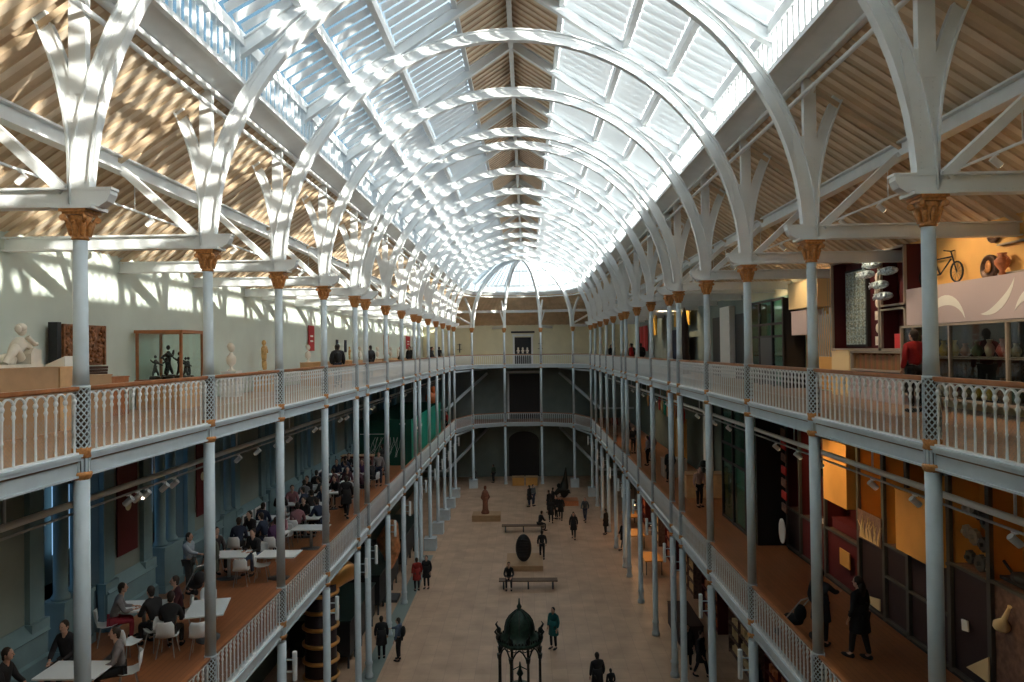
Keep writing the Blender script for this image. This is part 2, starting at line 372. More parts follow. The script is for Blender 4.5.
# boarded ceilings (lapped boards running down the slope)
def lapped(A, B, y0, y1, pitch=.34, dep=.035):
    mb = MB(); n = int(round((y1-y0)/pitch)); p = (y1-y0)/n
    for i in range(n):
        ya, yb = y0+i*p, y0+(i+1)*p
        ks = ((ya, 0), (ya+p*.52, 0), (ya+p*.54, dep), (yb-p*.02, dep), (yb, 0))
        for (u, du), (v, dv) in zip(ks[:-1], ks[1:]):
            mb.cm = 1 if du == dep and dv == dep else 0
            mb.add([(A[0], u, A[1]-du), (A[0], v, A[1]-dv), (B[0], v, B[1]-dv), (B[0], u, B[1]-du)], [(0, 1, 2, 3)])
    mb.cm = 0
    return mb
for s in (-1, 1):
    m_ = lapped((s*5.9, 17.83), (s*WX, 17.83-SL*(WX-5.9)), YN-12, YE); m_.prism([(s*5.9, 17.84), (s*(WX+.1), 17.84-SL*(WX-5.8)), (s*(WX+.1), 18.05-SL*(WX-5.9)), (s*5.9, 18.0)], 'Y', YN-12, YE)
    o = m_.build('ceiling_%s' % SD[s], [M['board'], M['batten']], fix=False); structure(o, None, None, 'tan boarded ceiling sloping over the %s upper gallery' % SD[s], 'ceiling')
    m_ = lapped((0, RZ+.33), (s*1.35, RZ+.33-SL*1.35), YN-12, YE+.5); m_.prism([(0, RZ+.34), (s*1.35, RZ+.34-SL*1.35), (s*1.35, RZ+.42-SL*1.35), (0, RZ+.42)], 'Y', YN-12, YE+.5)
    o = m_.build('ceiling_ridge_%s' % SD[s], [M['board_ridge'], M['batten']], fix=False); structure(o, None, None, 'narrow tan boarded strip on the %s slope of the ridge' % SD[s], 'ceiling')
# skylights, one window per bay and side
WN = 0
def make_window(L, s):
    t = bpy.data.objects.new('window_1', None); COL.objects.link(t)
    gl = MB(); bl = MB(); fr = MB(); up = RU
    n = max(2, int(round(L/.4))); p = L/n
    for (xa, xb) in ((1.42, 2.88), (3.02, 3.98), (4.12, 5.12)):
        za, zb = up(xa)+.30, up(xb)+.44
        ang = math.atan2(zb-za, xb-xa)
        gl.add([(s*xa, 0, za+.14), (s*xb, 0, zb+.14), (s*xb, L, zb+.14), (s*xa, L, za+.14)], [(0, 1, 2, 3)])
        for i in range(n):
            y = (i+.5)*p; w = .28 if s > 0 else .19
            dy, dz = w/2*math.cos(.45), w/2*math.sin(.45)
            # tilted blind blade along the slope
            bl.add([(s*(xa+.03), y-dy, za+dz), (s*(xb-.03), y-dy, zb+dz), (s*(xb-.03), y+dy, zb-dz), (s*(xa+.03), y+dy, za-dz)], [(0, 1, 2, 3)])
            fr.beam((s*xa, y+p/2, za+.1), (s*xb, y+p/2, zb+.1), .03, .06)
            fr.add([(s*(xa+.02)-.05, y-.045, za+.02), (s*(xa+.02)+.05, y-.045, za+.02), (s*(xa+.02)+.05, y+.045, za+.02), (s*(xa+.02)-.05, y+.045, za+.02)], [(0, 1, 2, 3)])
    gl.add([(s*5.22, 0, 18.05), (s*5.22, L, 18.05), (s*5.22, L, 18.75), (s*5.22, 0, 18.75)], [(0, 1, 2, 3)])
    m = int(round(L/.27))
    for i in range(m): fr.bx((s*5.2, (i+.5)*L/m, 18.38), (.06, .035 if s < 0 else .09, .7))
    gl.build('pane', M['glass'], t, fix=False); bl.build('louvre_blades', M['blind'], t, fix=False); fr.build('glazing_bars', M['white'], t)
    return t
WK = {}
ys = [YN-12.03, YN-8.02, YN-4.01]+[YF[i] for i in range(-1, 15)]  # bays before the near corner frame are added to let sun reach front trusses
for s in (-1, 1):
    for i in range(len(ys)-1):
        L = round(ys[i+1]-ys[i], 3); WN += 1
        if (s, L) not in WK: w = WK[(s, L)] = make_window(L, s)
        else: w = copy_tree(WK[(s, L)])
        w.name = 'window_%d' % WN; w.location = (0, ys[i], 0)
        tag(w, 'slatted skylight on the %s roof slope, %s bay counted from the added bays behind the viewer' % (SD[s], ORD[i]), 'skylight', 'skylights', 'structure')
# hipped ends
def hip(sg, num):
    Y = (lambda y: y) if sg > 0 else ym
    ap = (0, Y(YE+.3), RU(0)+.3)
    t = bpy.data.objects.new('window_%d' % num, None); COL.objects.link(t)
    tag(t, 'glazed hip of the roof over the %s end' % ('far' if sg > 0 else 'near'), 'skylight', None, 'structure')
    g = MB(); f = MB()
    pts = [(x*.93, YE+(y-YE)*.93) for x, y in RING]; pts[0] = (-5.3, YE); pts[-1] = (5.3, YE)
    c1 = MB()
    for a, b in zip(pts[:-1], pts[1:]):
        A, B = (a[0], Y(a[1]), 18.6), (b[0], Y(b[1]), 18.6); A0, B0 = (A[0], A[1], 18.05), (B[0], B[1], 18.05)
        g.add([A, B, ap], [(0, 1, 2)]); g.add([A, B, B0, A0], [(0, 1, 2, 3)])
        f.beam(A, B, .12, .2); f.beam(A0, B0, .1, .12)
        n = max(3, int((Vector(A)-Vector(B)).length/.4))
        for k in range(n+1):
            q = Vector(A).lerp(Vector(B), k/n); q0 = Vector(A0).lerp(Vector(B0), k/n); f.beam(q0, q, .04, .04); f.beam(q, q.lerp(Vector(ap), .97), .04, .05)
        for lv in (.33, .62): f.beam(Vector(A).lerp(Vector(ap), lv), Vector(B).lerp(Vector(ap), lv), .1, .1)
        f.beam(A, ap, .08, .12)
    g.build('pane', M['glass'], t, fix=False); f.build('glazing_bars', M['white'], t)
hip(1, WN+1)
def solid_hip():
    m_ = MB().box(-WX, WX, YN-12.3, YN-12.1, 11, RU(0)+.6)  # added blocker, keeps sun out where the near hip would be glazed
    structure(m_, 'wall_near_gable', M['creamwall'], 'unseen wall added behind the viewer to block sun at the roof end', 'wall')
    for s in (-1, 1): structure(MB().box(*sorted((s*(WX-.05), s*(WX+4.5))), YN-12, YW+.3, F2-.1, F2), 'ceiling_side_room_%s' % SD[s], M['soffit'], 'flat roof over the room beyond the %s aisle' % SD[s], 'ceiling')
solid_hip()
def endceil(sg, nm):
    Y = (lambda y: y) if sg > 0 else ym
    c = MB(); e = MB(); R = RING; zt = 17.8; zo = 15.1
    outer = [(-WX, YE), (-WX, YW), (-2.6, YW), (2.6, YW), (WX, YW), (WX, YE)]
    for k in range(5):
        a, b, p, q = R[k], R[k+1], outer[k], outer[k+1]
        n = 12
        for j in range(n):
            u, v = j/n, (j+1)/n
            def P(s_, t_, u_, z): return (s_[0]+(t_[0]-s_[0])*u_, Y(s_[1]+(t_[1]-s_[1])*u_), z)
            c.add([P(a, b, u, zt), P(a, b, v, zt-.04), P(p, q, v, zo-.04), P(p, q, u, zo)], [(0, 1, 2), (0, 2, 3)])
            c.add([P(a, b, v, zt-.04), P(a, b, v, zt), P(p, q, v, zo), P(p, q, v, zo-.04)], [(0, 1, 2, 3)])
        A, B = Vector((a[0]*.93, Y(YE+(a[1]-YE)*.93), 18.05)), Vector((b[0]*.93, Y(YE+(b[1]-YE)*.93), 18.05))
        e.add([A, B, (b[0], Y(b[1]), zt-.05), (a[0], Y(a[1]), zt-.05)], [(0, 1, 2, 3)])
        e.beam((a[0], Y(a[1]), 17.6), (b[0], Y(b[1]), 17.6), .08, .08); 
        m0 = Vector((a[0]+(p[0]-a[0])*.5, Y(a[1]+(p[1]-a[1])*.5), 16.35)); m1 = Vector((b[0]+(q[0]-b[0])*.5, Y(b[1]+(q[1]-b[1])*.5), 16.35))
        e.beam(m0, m1, .14, .26)
        if sg > 0: e.beam((b[0], Y(b[1]), 15.0), (b[0]+(q[0]-b[0])*.5, Y(b[1]+(q[1]-b[1])*.5), 16.4), .12, .14)
    o = c.build('ceiling_%s_end' % nm, M['board'], fix=False); structure(o, None, None, 'tan boarded ceiling sloping round the %s end of the hall' % nm, 'ceiling')
    structure(e, 'trim_%d' % (10 if sg > 0 else 11), M['white'], 'white eave board and purlins round the %s end' % nm, 'purlin')
endceil(1, 'far')
# opaque outer roof over the end aisles so that no sky shows through
# ------------------------------------------------------------------ floors, decks, walls
structure(MB().box(-WX-4, WX+4, YN-12, YW+.2, -.2, 0), 'floor', M['tiles'], 'sandstone tiled ground floor of the hall', 'floor')
def deck(F, z0, nm, mt):
    for s in (-1, 1):
        o = MB().box(*sorted((s*(HW-.02), s*(WX+(0 if F > 8 else 4.2)))), ym(YE), YE, F-.06, F)
        structure(o, 'floor_%s_%s' % (nm, SD[s]), mt, 'wood strip floor of the %s %s gallery' % (nm, SD[s]), 'floor')
        u = MB().box(*sorted((s*(HW+.1), s*(WX+(0 if F > 8 else 4.2)))), ym(YE), YE, z0+.12, F-.06)
        for i in range(-1, 15): u.box(*sorted((s*(HW+.1), s*(WX-.01))), YF[i]-.08, YF[i]+.08, z0-.08, z0+.12)
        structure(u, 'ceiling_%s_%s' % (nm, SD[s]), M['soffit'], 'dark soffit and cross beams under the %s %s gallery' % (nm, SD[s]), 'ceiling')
        g = MB()
        y0, y1 = YN, YE
        for x0, x1, za, zb in ((5.86, 5.96, z0, z0+.03), (5.89, 5.93, z0+.03, z0+.24), (5.84, 6.0, z0+.24, z0+.29), (5.82, 6.02, z0+.29, z0+.33)):
            g.box(*sorted((s*x0, s*x1)), y0, y1, za, zb)
        structure(g, 'trim_%d' % ((12 if F > 8 else 14)+(s > 0)), M['col'], 'pale moulded edge girder of the %s %s gallery' % (nm, SD[s]), 'girder')
    for sg, en in ((1, 'far'), (-1, 'near')):
        Y = (lambda y: y) if sg > 0 else ym
        poly = [(x, Y(y)) for x, y in RING]+[(WX, Y(YE)), (WX, Y(YW)), (-WX, Y(YW)), (-WX, Y(YE))]
        structure(MB().prism(poly, 'Z', F-.06, F), 'floor_%s_%s' % (nm, en), mt, 'wood floor of the %s gallery across the %s end' % (nm, en), 'floor')
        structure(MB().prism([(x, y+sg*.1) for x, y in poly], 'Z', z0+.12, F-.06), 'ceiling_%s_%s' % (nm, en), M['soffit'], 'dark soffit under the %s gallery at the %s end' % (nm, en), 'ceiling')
        if sg > 0:
            g = MB()
            for a, b in zip(RING[:-1], RING[1:]):
                g.beam((*a, z0+.12), (*b, z0+.12), .05, .26); g.beam((*a, z0+.29), (*b, z0+.29), .24, .06)
            structure(g, 'trim_%d' % (16 if F > 8 else 17), M['col'], 'pale edge girder of the %s gallery across the far end' % nm, 'girder')
deck(F2, F2-.27, 'upper', M['parquet']); deck(F1, F1-.27, 'lower', M['parquet1'])
# walls
def wallbox(x0, x1, y0, y1, z0, z1, name, m, label):
    return structure(MB().box(x0, x1, y0, y1, z0, z1), name, m, label, 'wall')
yn = YN-12.3
for s in (-1, 1):
    wallbox(*sorted((s*WX, s*(WX+.3))), yn, YW, F2, 15.4, 'wall_%s_upper' % SD[s], M['greenwall'] if s < 0 else M['creamwall'], 'plain %s wall of the upper gallery' % SD[s])
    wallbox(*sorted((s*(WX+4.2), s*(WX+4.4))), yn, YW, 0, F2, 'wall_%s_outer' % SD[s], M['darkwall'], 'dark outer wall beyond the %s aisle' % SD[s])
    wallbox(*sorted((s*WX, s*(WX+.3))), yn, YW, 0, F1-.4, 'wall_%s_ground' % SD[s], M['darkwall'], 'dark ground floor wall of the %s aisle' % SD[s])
def endwall(sg, nm):
    Y = (lambda y: y) if sg > 0 else ym
    b = MB(); y0, y1 = sorted((Y(YW), Y(YW+.3)))
    structure(MB().box(-WX, WX, y0, y1, F2, 15.3), 'wall_%s_upper' % nm, M['creamwall'], 'cream upper wall at the %s end' % nm, 'wall')
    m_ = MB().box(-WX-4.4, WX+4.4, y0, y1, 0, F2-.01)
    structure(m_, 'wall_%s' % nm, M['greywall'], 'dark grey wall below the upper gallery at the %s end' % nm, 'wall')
endwall(1, 'far'); endwall(-1, 'near')
# ------------------------------------------------------------------ balustrades
def baluster_mb():
    return MB().lathe([(.022, 0), (.034, .01), (.018, .05), (.015, .33), (.024, .35), (.015, .37), (.018, .62), (.026, .64), (.03, .66), (.018, .69), (.02, .80)], n=6)
BAL = baluster_mb().build('baluster', M['white']).data
bpy.data.objects.remove(bpy.data.objects['baluster'])
def make_balustrade(L, detail=True):
    """runs along +X, from 0 to L, z from 0 (deck top) to 1.0"""
    t = thing('balustrade', '', 'balustrade')
    MB().box(.09, L-.09, -.045, .045, .955, 1.0).box(.09, L-.09, -.03, .03, .935, .955).build('handrail', M['handrail'], t)
    MB().box(.08, L-.08, -.035, .035, .055, .085).build('bottom_rail', M['white'], t)
    n = int(round((L-.3)/.2)); p = (L-.3)/n; a = MB()
    for i in range(n):
        x0 = .15+i*p; c = x0+p/2; N = 8 if detail else 4
        pts = [(c-(p/2)*math.cos(PI*j/N), 0, .81+.1*math.sin(PI*j/N)) for j in range(N+1)]
        a.tube(pts, .018, 5, False)
    a.box(.09, L-.09, -.012, .012, .92, .936)
    for i in range(n+1): a.ell((.15+i*p, 0, .79), (.032, .032, .045), 6, 4)
    a.build('arcade_band', M['white'], t)
    if detail:
        for i in range(n+1):
            o = bpy.data.objects.new('baluster', BAL); COL.objects.link(o); o.parent = t; o.location = (.15+i*p, 0, .03)
        # fine wire mesh behind the balusters
        w = MB()
        step = .06
        k = int((L-.3)/step); 
        for i in range(k+9):
            for sg in (1, -1):
                x0 = .15+i*step-(.5 if sg > 0 else 0); x1 = x0+sg*.5; z0, z1 = .1, .6
                def cl(x0, z0, x1, z1):
                    P = [(x0, z0), (x1, z1)]
                    for e, sgn in ((.15, 1), (L-.15, -1)):
                        for q in (0, 1):
                            if (P[q][0]-e)*sgn < 0:
                                o_ = P[1-q]; tt = (e-o_[0])/(P[q][0]-o_[0]) if abs(P[q][0]-o_[0]) > 1e-9 else 0
                                if not 0 <= tt <= 1: return None
                                P[q] = (e, o_[1]+(P[q][1]-o_[1])*tt)
                    return P
                P = cl(x0, z0, x1, z1)
                if P and abs(P[0][0]-P[1][0]) > .02: w.add([(P[0][0], .03, P[0][1]-.003), (P[1][0], .03, P[1][1]-.003), (P[1][0], .03, P[1][1]+.003), (P[0][0], .03, P[0][1]+.003)], [(0, 1, 2, 3)])
        w.build('wire_mesh', M['wire'], t, fix=False)
    else:
        b = MB()
        for i in range(n+1): b.lathe([(.02, .085), (.018, .35), (.022, .64), (.02, .8)], (.15+i*p, 0, 0), 4)
        b.build('baluster_row', M['white'], t)
    return t
BK = {}
def balustrade(p, q, z, detail, label, group):
    L = round(math.hypot(q[0]-p[0], q[1]-p[1]), 2); rz = math.atan2(q[1]-p[1], q[0]-p[0])
    if (L, detail) not in BK:
        t = BK[(L, detail)] = make_balustrade(L, detail); t.location = (*p, z); t.rotation_euler = (0, 0, rz); t['label'] = label; t['group'] = group
    else: dup(BK[(L, detail)], (*p, z), rz, label, group)
for F, nm in ((F2, 'upper'), (F1, 'lower')):
    for s in (-1, 1):
        for i in range(-1, 14):
            if nm == 'lower' and i < 0: continue
            a, b = (s*HW, YF[i]), (s*HW, YF[i+1])
            if s > 0: a, b = b, a
            lab = '%s gallery balustrade, %s side, %s' % (nm, SD[s], 'nearest bay cut by the picture edge' if i < 0 else 'between the %s and %s columns' % (ORD[i], ORD[i+1]))
            balustrade(a, b, F, i < (6 if F > 8 else 5), lab, '%s gallery balustrades' % nm)
    for k in range(5):
        balustrade(RING[k+1], RING[k], F, False, '%s gallery balustrade at the far end, %s of five lengths from the left' % (nm, ORD[k]), '%s gallery balustrades' % nm)
# ------------------------------------------------------------------ end walls detail
def door(name, x0, x1, z0, z1, arch, label):
    t = thing(name, label, 'doorway', (0, YW, 0), 0, None, 'structure')
    MB().box(x0, x1, -.03, -.005, z0, z1).build('opening_shade_sheet', M['blackish'], t)  # near-black sheet, the shade inside the doorway is put into its colour
    f = MB()
    if arch:
        n = 12; R = (x1-x0)/2; cx = (x0+x1)/2
        A = [(x0, z0), (x0, z1)]+[(cx-R*math.cos(PI*j/n), z1+.9*math.sin(PI*j/n)) for j in range(1, n)]+[(x1, z1), (x1, z0)]
        B = [((x-cx)*1.06+cx, (z-z0)*1.02+z0) for x, z in A]
        f.strip(A, B, -.08, -.005)
        MB().prism([p for p in A if p[1] >= z1-.01], 'Y', -.03, -.005).build('arch_shade_sheet', M['blackish'], t)  # arch head filled with the same painted shade
        f.build('door_frame', M['greywall'], t)
    else:
        f.box(x0-.18, x0, -.12, -.005, z0, z1+.2).box(x1, x1+.18, -.12, -.005, z0, z1+.2).box(x0-.25, x1+.25, -.16, -.005, z1+.1, z1+.3)
        f.build('door_frame', M['white'], t)
    return t
door('door_1', -.8, .85, F2, 13.85, False, 'white framed dark doorway in the cream wall of the upper gallery at the far end')
door('door_2', -1.4, 1.65, F1, 10.2, False, 'tall dark doorway at the far end behind the lower gallery')['label']
door('door_3', -1.5, 1.5, 0, 3.6, True, 'wide dark arched doorway at the far end of the ground floor')
sg = MB().box(-1.15, 1.2, -.1, .0, 14.28, 14.46).build('name_board', M['blackish']); sg.location = (0, YW, 0); tag(sg, 'long black board above the white framed far doorway', 'sign')
for k in range(3):
    b = MB().lathe([(.1, 0), (.12, .05), (.06, .12), (.16, .2), (.17, .3), (.07, .36), (.1, .45), (.09, .55), (.03, .6)], n=10).build('marble_bust', M['marble'])
    b.location = (-.45+k*.45, YW-.25, F2+1.05); tag(b, 'small pale bust in the far doorway, %s of three' % ('left', 'middle', 'right')[k], 'bust', 'busts in the far doorway')
sh = MB().box(-.8, .8, -.15, .15, 0, .06).box(-.75, .75, -.12, .12, .06, 1.05).build('bust_plinth', M['darkgrey']); sh.location = (0, YW-.25, F2); tag(sh, 'dark plinth carrying three busts in the far doorway', 'plinth')
for s in (-1, 1):
    for F, nm in ((F2, 'upper'), (F1, 'lower')):
        m_ = MB(); m_.beam((s*6.9, YE+2.4, F-3.9), (s*3.6, YW-.2, F-.9), .16, .22); m_.beam((s*6.9, YE+2.4, F-3.9), (s*9.9, YE+2.4, F-3.9), .12, .16); m_.beam((s*5.9, YE, F-.45), (s*3.6, YW-.2, F-.45), .12, .14)
        structure(m_, 'trim_%d' % (20+(s > 0)+2*(F > 8)), M['col'], 'diagonal brace beam under the %s gallery in the far %s corner' % (nm, SD[s]), 'brace')
# lamp columns standing at the far L2 wall
for k, x in enumerate((-6.3, 1.75)):
    t = thing('wall_sconce', 'black two-tier sconce on the far cream wall %s' % ('at the left' if k == 0 else 'right of the doorway'), 'wall lamp', (x, YW-.02, 12.4), 0, 'far wall sconces')
    MB().box(-.05, .05, -.05, 0, 0, .9).bx((0, -.15, .3), (.5, .3, .04)).bx((0, -.15, .8), (.4, .3, .04)).build('bracket', M['darkgrey'], t)
# ------------------------------------------------------------------ pipes and spotlight tracks
k = 0
for s in (-1, 1):
    for z, nm in ((10.23, 'upper'), (4.78, 'lower')):
        m_ = MB().tube([(s*7, YN-2, z), (s*7, YE-.5, z)], .055, 10)
        for i in range(-1, 15): m_.tube([(s*7, YF[i], z), (s*7, YF[i], z+.6)], .02, 6)
        o = tag(m_.build('service_pipe', M['white']), 'long pale service pipe hung under the %s gallery on the %s side' % (nm, SD[s]), 'pipe', 'service pipes')
    m_ = MB().box(*sorted((s*6.98, s*7.02)), YN-2, YE-.5, 10.06, 10.09)
    for i in range(-1, 15): m_.tube([(s*7, YF[i]+1, 10.09), (s*7, YF[i]+1, 10.2)], .01, 5)
    tag(m_.build('lighting_track', M['wire']), 'thin lighting track under the upper gallery on the %s side' % SD[s], 'track', 'lighting tracks')
    m_ = MB().box(*sorted((s*7.88, s*7.92)), YN-2, YE-.5, 15.66, 15.7)
    for i in range(-1, 15): m_.tube([(s*7.9, YF[i]+1, 15.7), (s*7.9, YF[i]+1, 16.45)], .012, 5)
    tag(m_.build('lighting_track', M['white']), 'thin white lighting track below the %s aisle roof' % SD[s], 'track', 'lighting tracks')
def make_spot():
    t = thing('track_spotlight', '', 'spotlight')
    MB().tube([(0, 0, 0), (0, 0, -.07)], .012, 6).bx((0, 0, -.01), (.03, .12, .03)).build('yoke', M['white'], t)
    h = MB(); d = Vector((.75, 0, -.66)).normalized(); h.tube([Vector((0, 0, -.12))-d*.09, Vector((0, 0, -.12))+d*.1], .055, 10); h.build('lamp_head', M['white'], t)
    f = MB(); c = Vector((0, 0, -.12))+d*.101; f.tube([c, c+d*.004], .045, 10); f.build('lens', M['lens'], t)
    return t
M['lens'] = mat('lit_lens', (.9, .8, .6), .3, emit=(1, .8, .5), es=3)
sp0 = make_spot(); used = False; cnt = 0
def warm(loc, aim, e, size=1.2, col=(1, .72, .38)):
    l = bpy.data.objects.new('spot_lamp', bpy.data.lights.new('spot_lamp', 'SPOT')); COL.objects.link(l)
    l.data.energy = e; l.data.spot_size = size; l.data.spot_blend = .6; l.data.color = col; l.data.shadow_soft_size = .05
    l.location = loc; l.rotation_euler = (Vector(aim)-Vector(loc)).to_track_quat('-Z', 'Y').to_euler(); return l
LY = [13.0, 13.3, 13.6, 14.3, 14.7, 18, 19.3, 20.8, 21.9, 24.6, 25.4, 28, 29, 33, 34, 38, 43, 48, 53]
RY = [9.9, 12.4, 13.9, 16.4, 17.7, 19.2, 21.5, 23.7, 25.5, 28, 31, 34, 37, 41, 45, 50, 55]
for s, L, zz, nm, xx in ((-1, LY, 10.06, 'under the upper gallery', 7), (1, RY, 10.06, 'under the upper gallery', 7), (1, [8.6, 11.5, 12.5, 15.2, 17, 18.6, 21, 26, 32, 40], 15.66, 'below the aisle roof', 7.9), (-1, [11.5, 15.5, 20, 26, 33], 15.66, 'below the aisle roof', 7.9)):
    for i, y in enumerate(L):
        lab = 'small white track spotlight %s, %s side, %s from the viewer' % (nm, SD[s], (ORD+['nineteenth'])[i])
        loc = (s*xx, y, zz); rz = 0 if s > 0 else PI
        if not used: used = True; sp0.location = loc; sp0.rotation_euler = (0, 0, rz); sp0['label'] = lab; sp0['group'] = 'track spotlights'
        else: dup(sp0, loc, rz, lab, 'track spotlights')
# ------------------------------------------------------------------ left café wall (lower gallery)
LX = 10.35
secs = [(8.0, 11.1), (12.2, 15.4), (17.6, 19.9), (22.0, 24.3), (25.6, 28.6), (30.2, 33), (34.6, 37.4), (39, 42), (43.6, 46.6), (48.2, 51.2), (52.8, 55.8), (57.4, 60.4)]
w_ = MB(); pl = MB(); sl = MB()
for a, b in secs:
    w_.box(-LX-.35, -LX, a, b, F1, F2-.3)
    for y in (a, b-.45):
        pl.box(-LX-.02, -LX+.12, y, y+.45, F1+1.2, F2-.9); pl.box(-LX-.02, -LX+.17, y-.04, y+.49, F2-1.0, F2-.8); pl.box(-LX-.02, -LX+.2, y-.06, y+.51, F1+.95, F1+1.2)
        pl.box(-LX-.02, -LX+.14, y-.03, y+.48, F1, F1+.95)
    sl.prism([(-LX+.28, F1), (-LX+.28, F1+.42), (-LX+.2, F1+.46), (-LX+.2, F1+.9), (-LX+.26, F1+.95), (-LX+.03, F1+1.2), (-LX-.1, F1+1.2), (-LX-.1, F1)], 'Y', a, b)
structure(w_, 'wall_left_lower', M['greywall'], 'dark green panelled wall sections behind the café', 'wall')
structure(pl, 'trim_30', M['teal'], 'pale teal pilasters on the café wall', 'pilasters'); structure(sl, 'trim_31', M['teal'], 'teal dado with sloping sill along the café wall', 'dado')
ops = [(secs[i][1], secs[i+1][0]) for i in range(len(secs)-1)]
tw = None
for i, (a, b) in enumerate(ops):
    c = (a+b)/2; lab = 'pair of slim round teal columns on one pedestal in the %s café wall opening' % ORD[i]
    if tw is None:
        tw = thing('twin_columns', lab, 'columns', (-LX-.05, c, F1), 0, 'twin columns in the café wall')
        q = MB(); q.box(-.25, .25, -.55, .55, 0, 1.3); q.box(-.28, .28, -.58, .58, 0, .2); q.box(-.28, .28, -.58, .58, 1.22, 1.32); q.build('pedestal', M['teal'], tw)
        for sy in (-.3, .3):
            MB().lathe([(.2, 1.32), (.2, 1.38), (.15, 1.46), (.15, 3.9), (.13, 4.3), (.16, 4.32), (.15, 4.38)], (0, sy, 0), 14).build('shaft', M['teal'], tw)
            MB().lathe([(.14, 4.38), (.2, 4.55), (.24, 4.62)], (0, sy, 0), 10).box(-.22, .22, sy-.22, sy+.22, 4.62, 4.72).build('capital', M['dark'], tw)
        MB().box(-.25, .25, -.7, .7, 4.72, 5.2).build('lintel', M['soffit'], tw)
    else: dup(tw, (-LX-.05, c, F1), 0, lab, 'twin columns in the café wall')
M['skylit'] = mat('daylit_window', (.2, .3, .4), .4, emit=(.25, .45, .7), es=.55)
q = MB(); f = MB()
for i in range(24):
    y = 8+i*2.2; q.box(-13.98, -13.95, y, y+1.3, F1+.9, F1+4.2); f.box(-13.97, -13.9, y+.6, y+.68, F1+.9, F1+4.2)
    for z in (1.9, 2.9): f.box(-13.97, -13.9, y, y+1.3, F1+z, F1+z+.06)
wn = bpy.data.objects.new('window_40', None); COL.objects.link(wn); tag(wn, 'row of bluish daylit windows in the room beyond the café wall', 'windows', None, 'structure')
q.build('pane', M['skylit'], wn); f.build('window_bars', M['white'], wn)
structure(MB().box(-14.2, -LX-.4, 8, 61, F1-.06, F1), 'floor_side_room', M['darkgrey'], 'dark floor of the side room beyond the café wall', 'floor')
def flat(name, x, y0, y1, z0, z1, m, label, cat, t=.03, group=None):
    o = MB().box(*sorted((x, x+(t if x < 0 else -t))), y0, y1, z0, z1).build(name, m); tag(o, label, cat, group); return o
for i, (a, b) in enumerate(((18.3, 19.25), (22.75, 23.5))):
    t = thing('hanging_banner', 'dark red hanging banner with a pale emblem, %s along the café wall' % ('first' if i == 0 else 'second'), 'banner', (-LX+.03, (a+b)/2, 0), 0, 'café wall banners')
    MB().box(0, .03, -(b-a)/2, (b-a)/2, F1+1.65, F1+4.1).build('banner_cloth', M['redcloth_d'] if 'redcloth_d' in M else M['red'], t)
    MB().lathe([(.14, 0), (.14, .01)], (0, 0, 0), 12).build('emblem', M['creamwall'], t).rotation_euler = (0, PI/2, 0)
    t.children[1].location = (.04, 0, F1+2.9)
for i, (a, b) in enumerate(((25.9, 26.9), (27.1, 28.2), (35.2, 36.6))):
    t = thing('wall_sign', 'pale plate with dark lettering strips on the café wall, %s from the viewer' % ORD[i], 'sign', (-LX+.24, (a+b)/2, F1+.62), 0, 'café wall plates')
    MB().box(0, .03, -(b-a)/2, (b-a)/2, 0, .34).build('plate', M['white'], t); MB().box(.03, .035, -(b-a)*.4, (b-a)*.4, .08, .26).build('dark_strip', M['blackish'], t)
# ------------------------------------------------------------------ café tables and chairs
def make_table():
    t = thing('cafe_table', '', 'table')
    MB().box(-.4, .4, -.4, .4, .72, .75).box(-.37, .37, -.37, .37, .7, .72).build('tabletop', M['tablewhite'], t)
    MB().lathe([(.035, .03), (.03, .7)], n=10).build('pedestal', M['steel'], t)
    MB().lathe([(.25, 0), (.25, .015), (.05, .04)], n=16).build('foot', M['darkgrey'], t)
    return t
def make_chair():
    t = thing('shell_chair', '', 'chair')
    m_ = MB(); V = []; n = 8; P = [(.22, .47), (.1, .44), (-.08, .43), (-.2, .47), (-.24, .6), (-.26, .75), (-.27, .84)]; Wd = [.19, .22, .22, .21, .2, .2, .15]
    for (y, z), w in zip(P, Wd):
        for j in range(n+1):
            u = -1+2*j/n; V.append((u*w, y+(.06*u*u if z > .5 else 0), z+(.03*u*u if z < .5 else 0)))
    F = [(i*(n+1)+j, i*(n+1)+j+1, (i+1)*(n+1)+j+1, (i+1)*(n+1)+j) for i in range(len(P)-1) for j in range(n)]
    o = len(V); V2 = V+[(x, y-.012*(1 if z > .5 else 0), z-.012) for x, y, z in V]; F2_ = F+[tuple(o+k for k in f[::-1]) for f in F]
    R = [j for j in range(n+1)]+[(i*(n+1)+n) for i in range(1, len(P))]+[(len(P)-1)*(n+1)+j for j in range(n-1, -1, -1)]+[i*(n+1) for i in range(len(P)-2, 0, -1)]
    F2_ += [(R[k], R[(k+1) % len(R)], o+R[(k+1) % len(R)], o+R[k]) for k in range(len(R))]
    m_.add(V2, F2_, True); m_.build('seat_shell', M['tablewhite'], t)
    for sx in (-1, 1):
        for sy in (-1, 1): MB().tube([(sx*.13, sy*.12, .43), (sx*.2, sy*.2, 0)], .011, 6).build('leg', M['steel'], t)
    return t
tb0 = make_table(); ch0 = make_chair(); tbu = chu = False
def table(x, y, rz, label, z=F1, sc=None):
    global tbu
    if not tbu: tbu = True; tb0.location = (x, y, z); tb0.rotation_euler = (0, 0, rz); tb0['label'] = label; tb0['group'] = 'white café tables'; o = tb0
    else: o = dup(tb0, (x, y, z), rz, label, 'white café tables')
    if sc: o.scale = sc
    return o
def chair(x, y, rz, label, z=F1):
    global chu
    if not chu: chu = True; ch0.location = (x, y, z); ch0.rotation_euler = (0, 0, rz); ch0['label'] = label; ch0['group'] = 'white shell chairs'; return ch0
    return dup(ch0, (x, y, z), rz, label, 'white shell chairs')
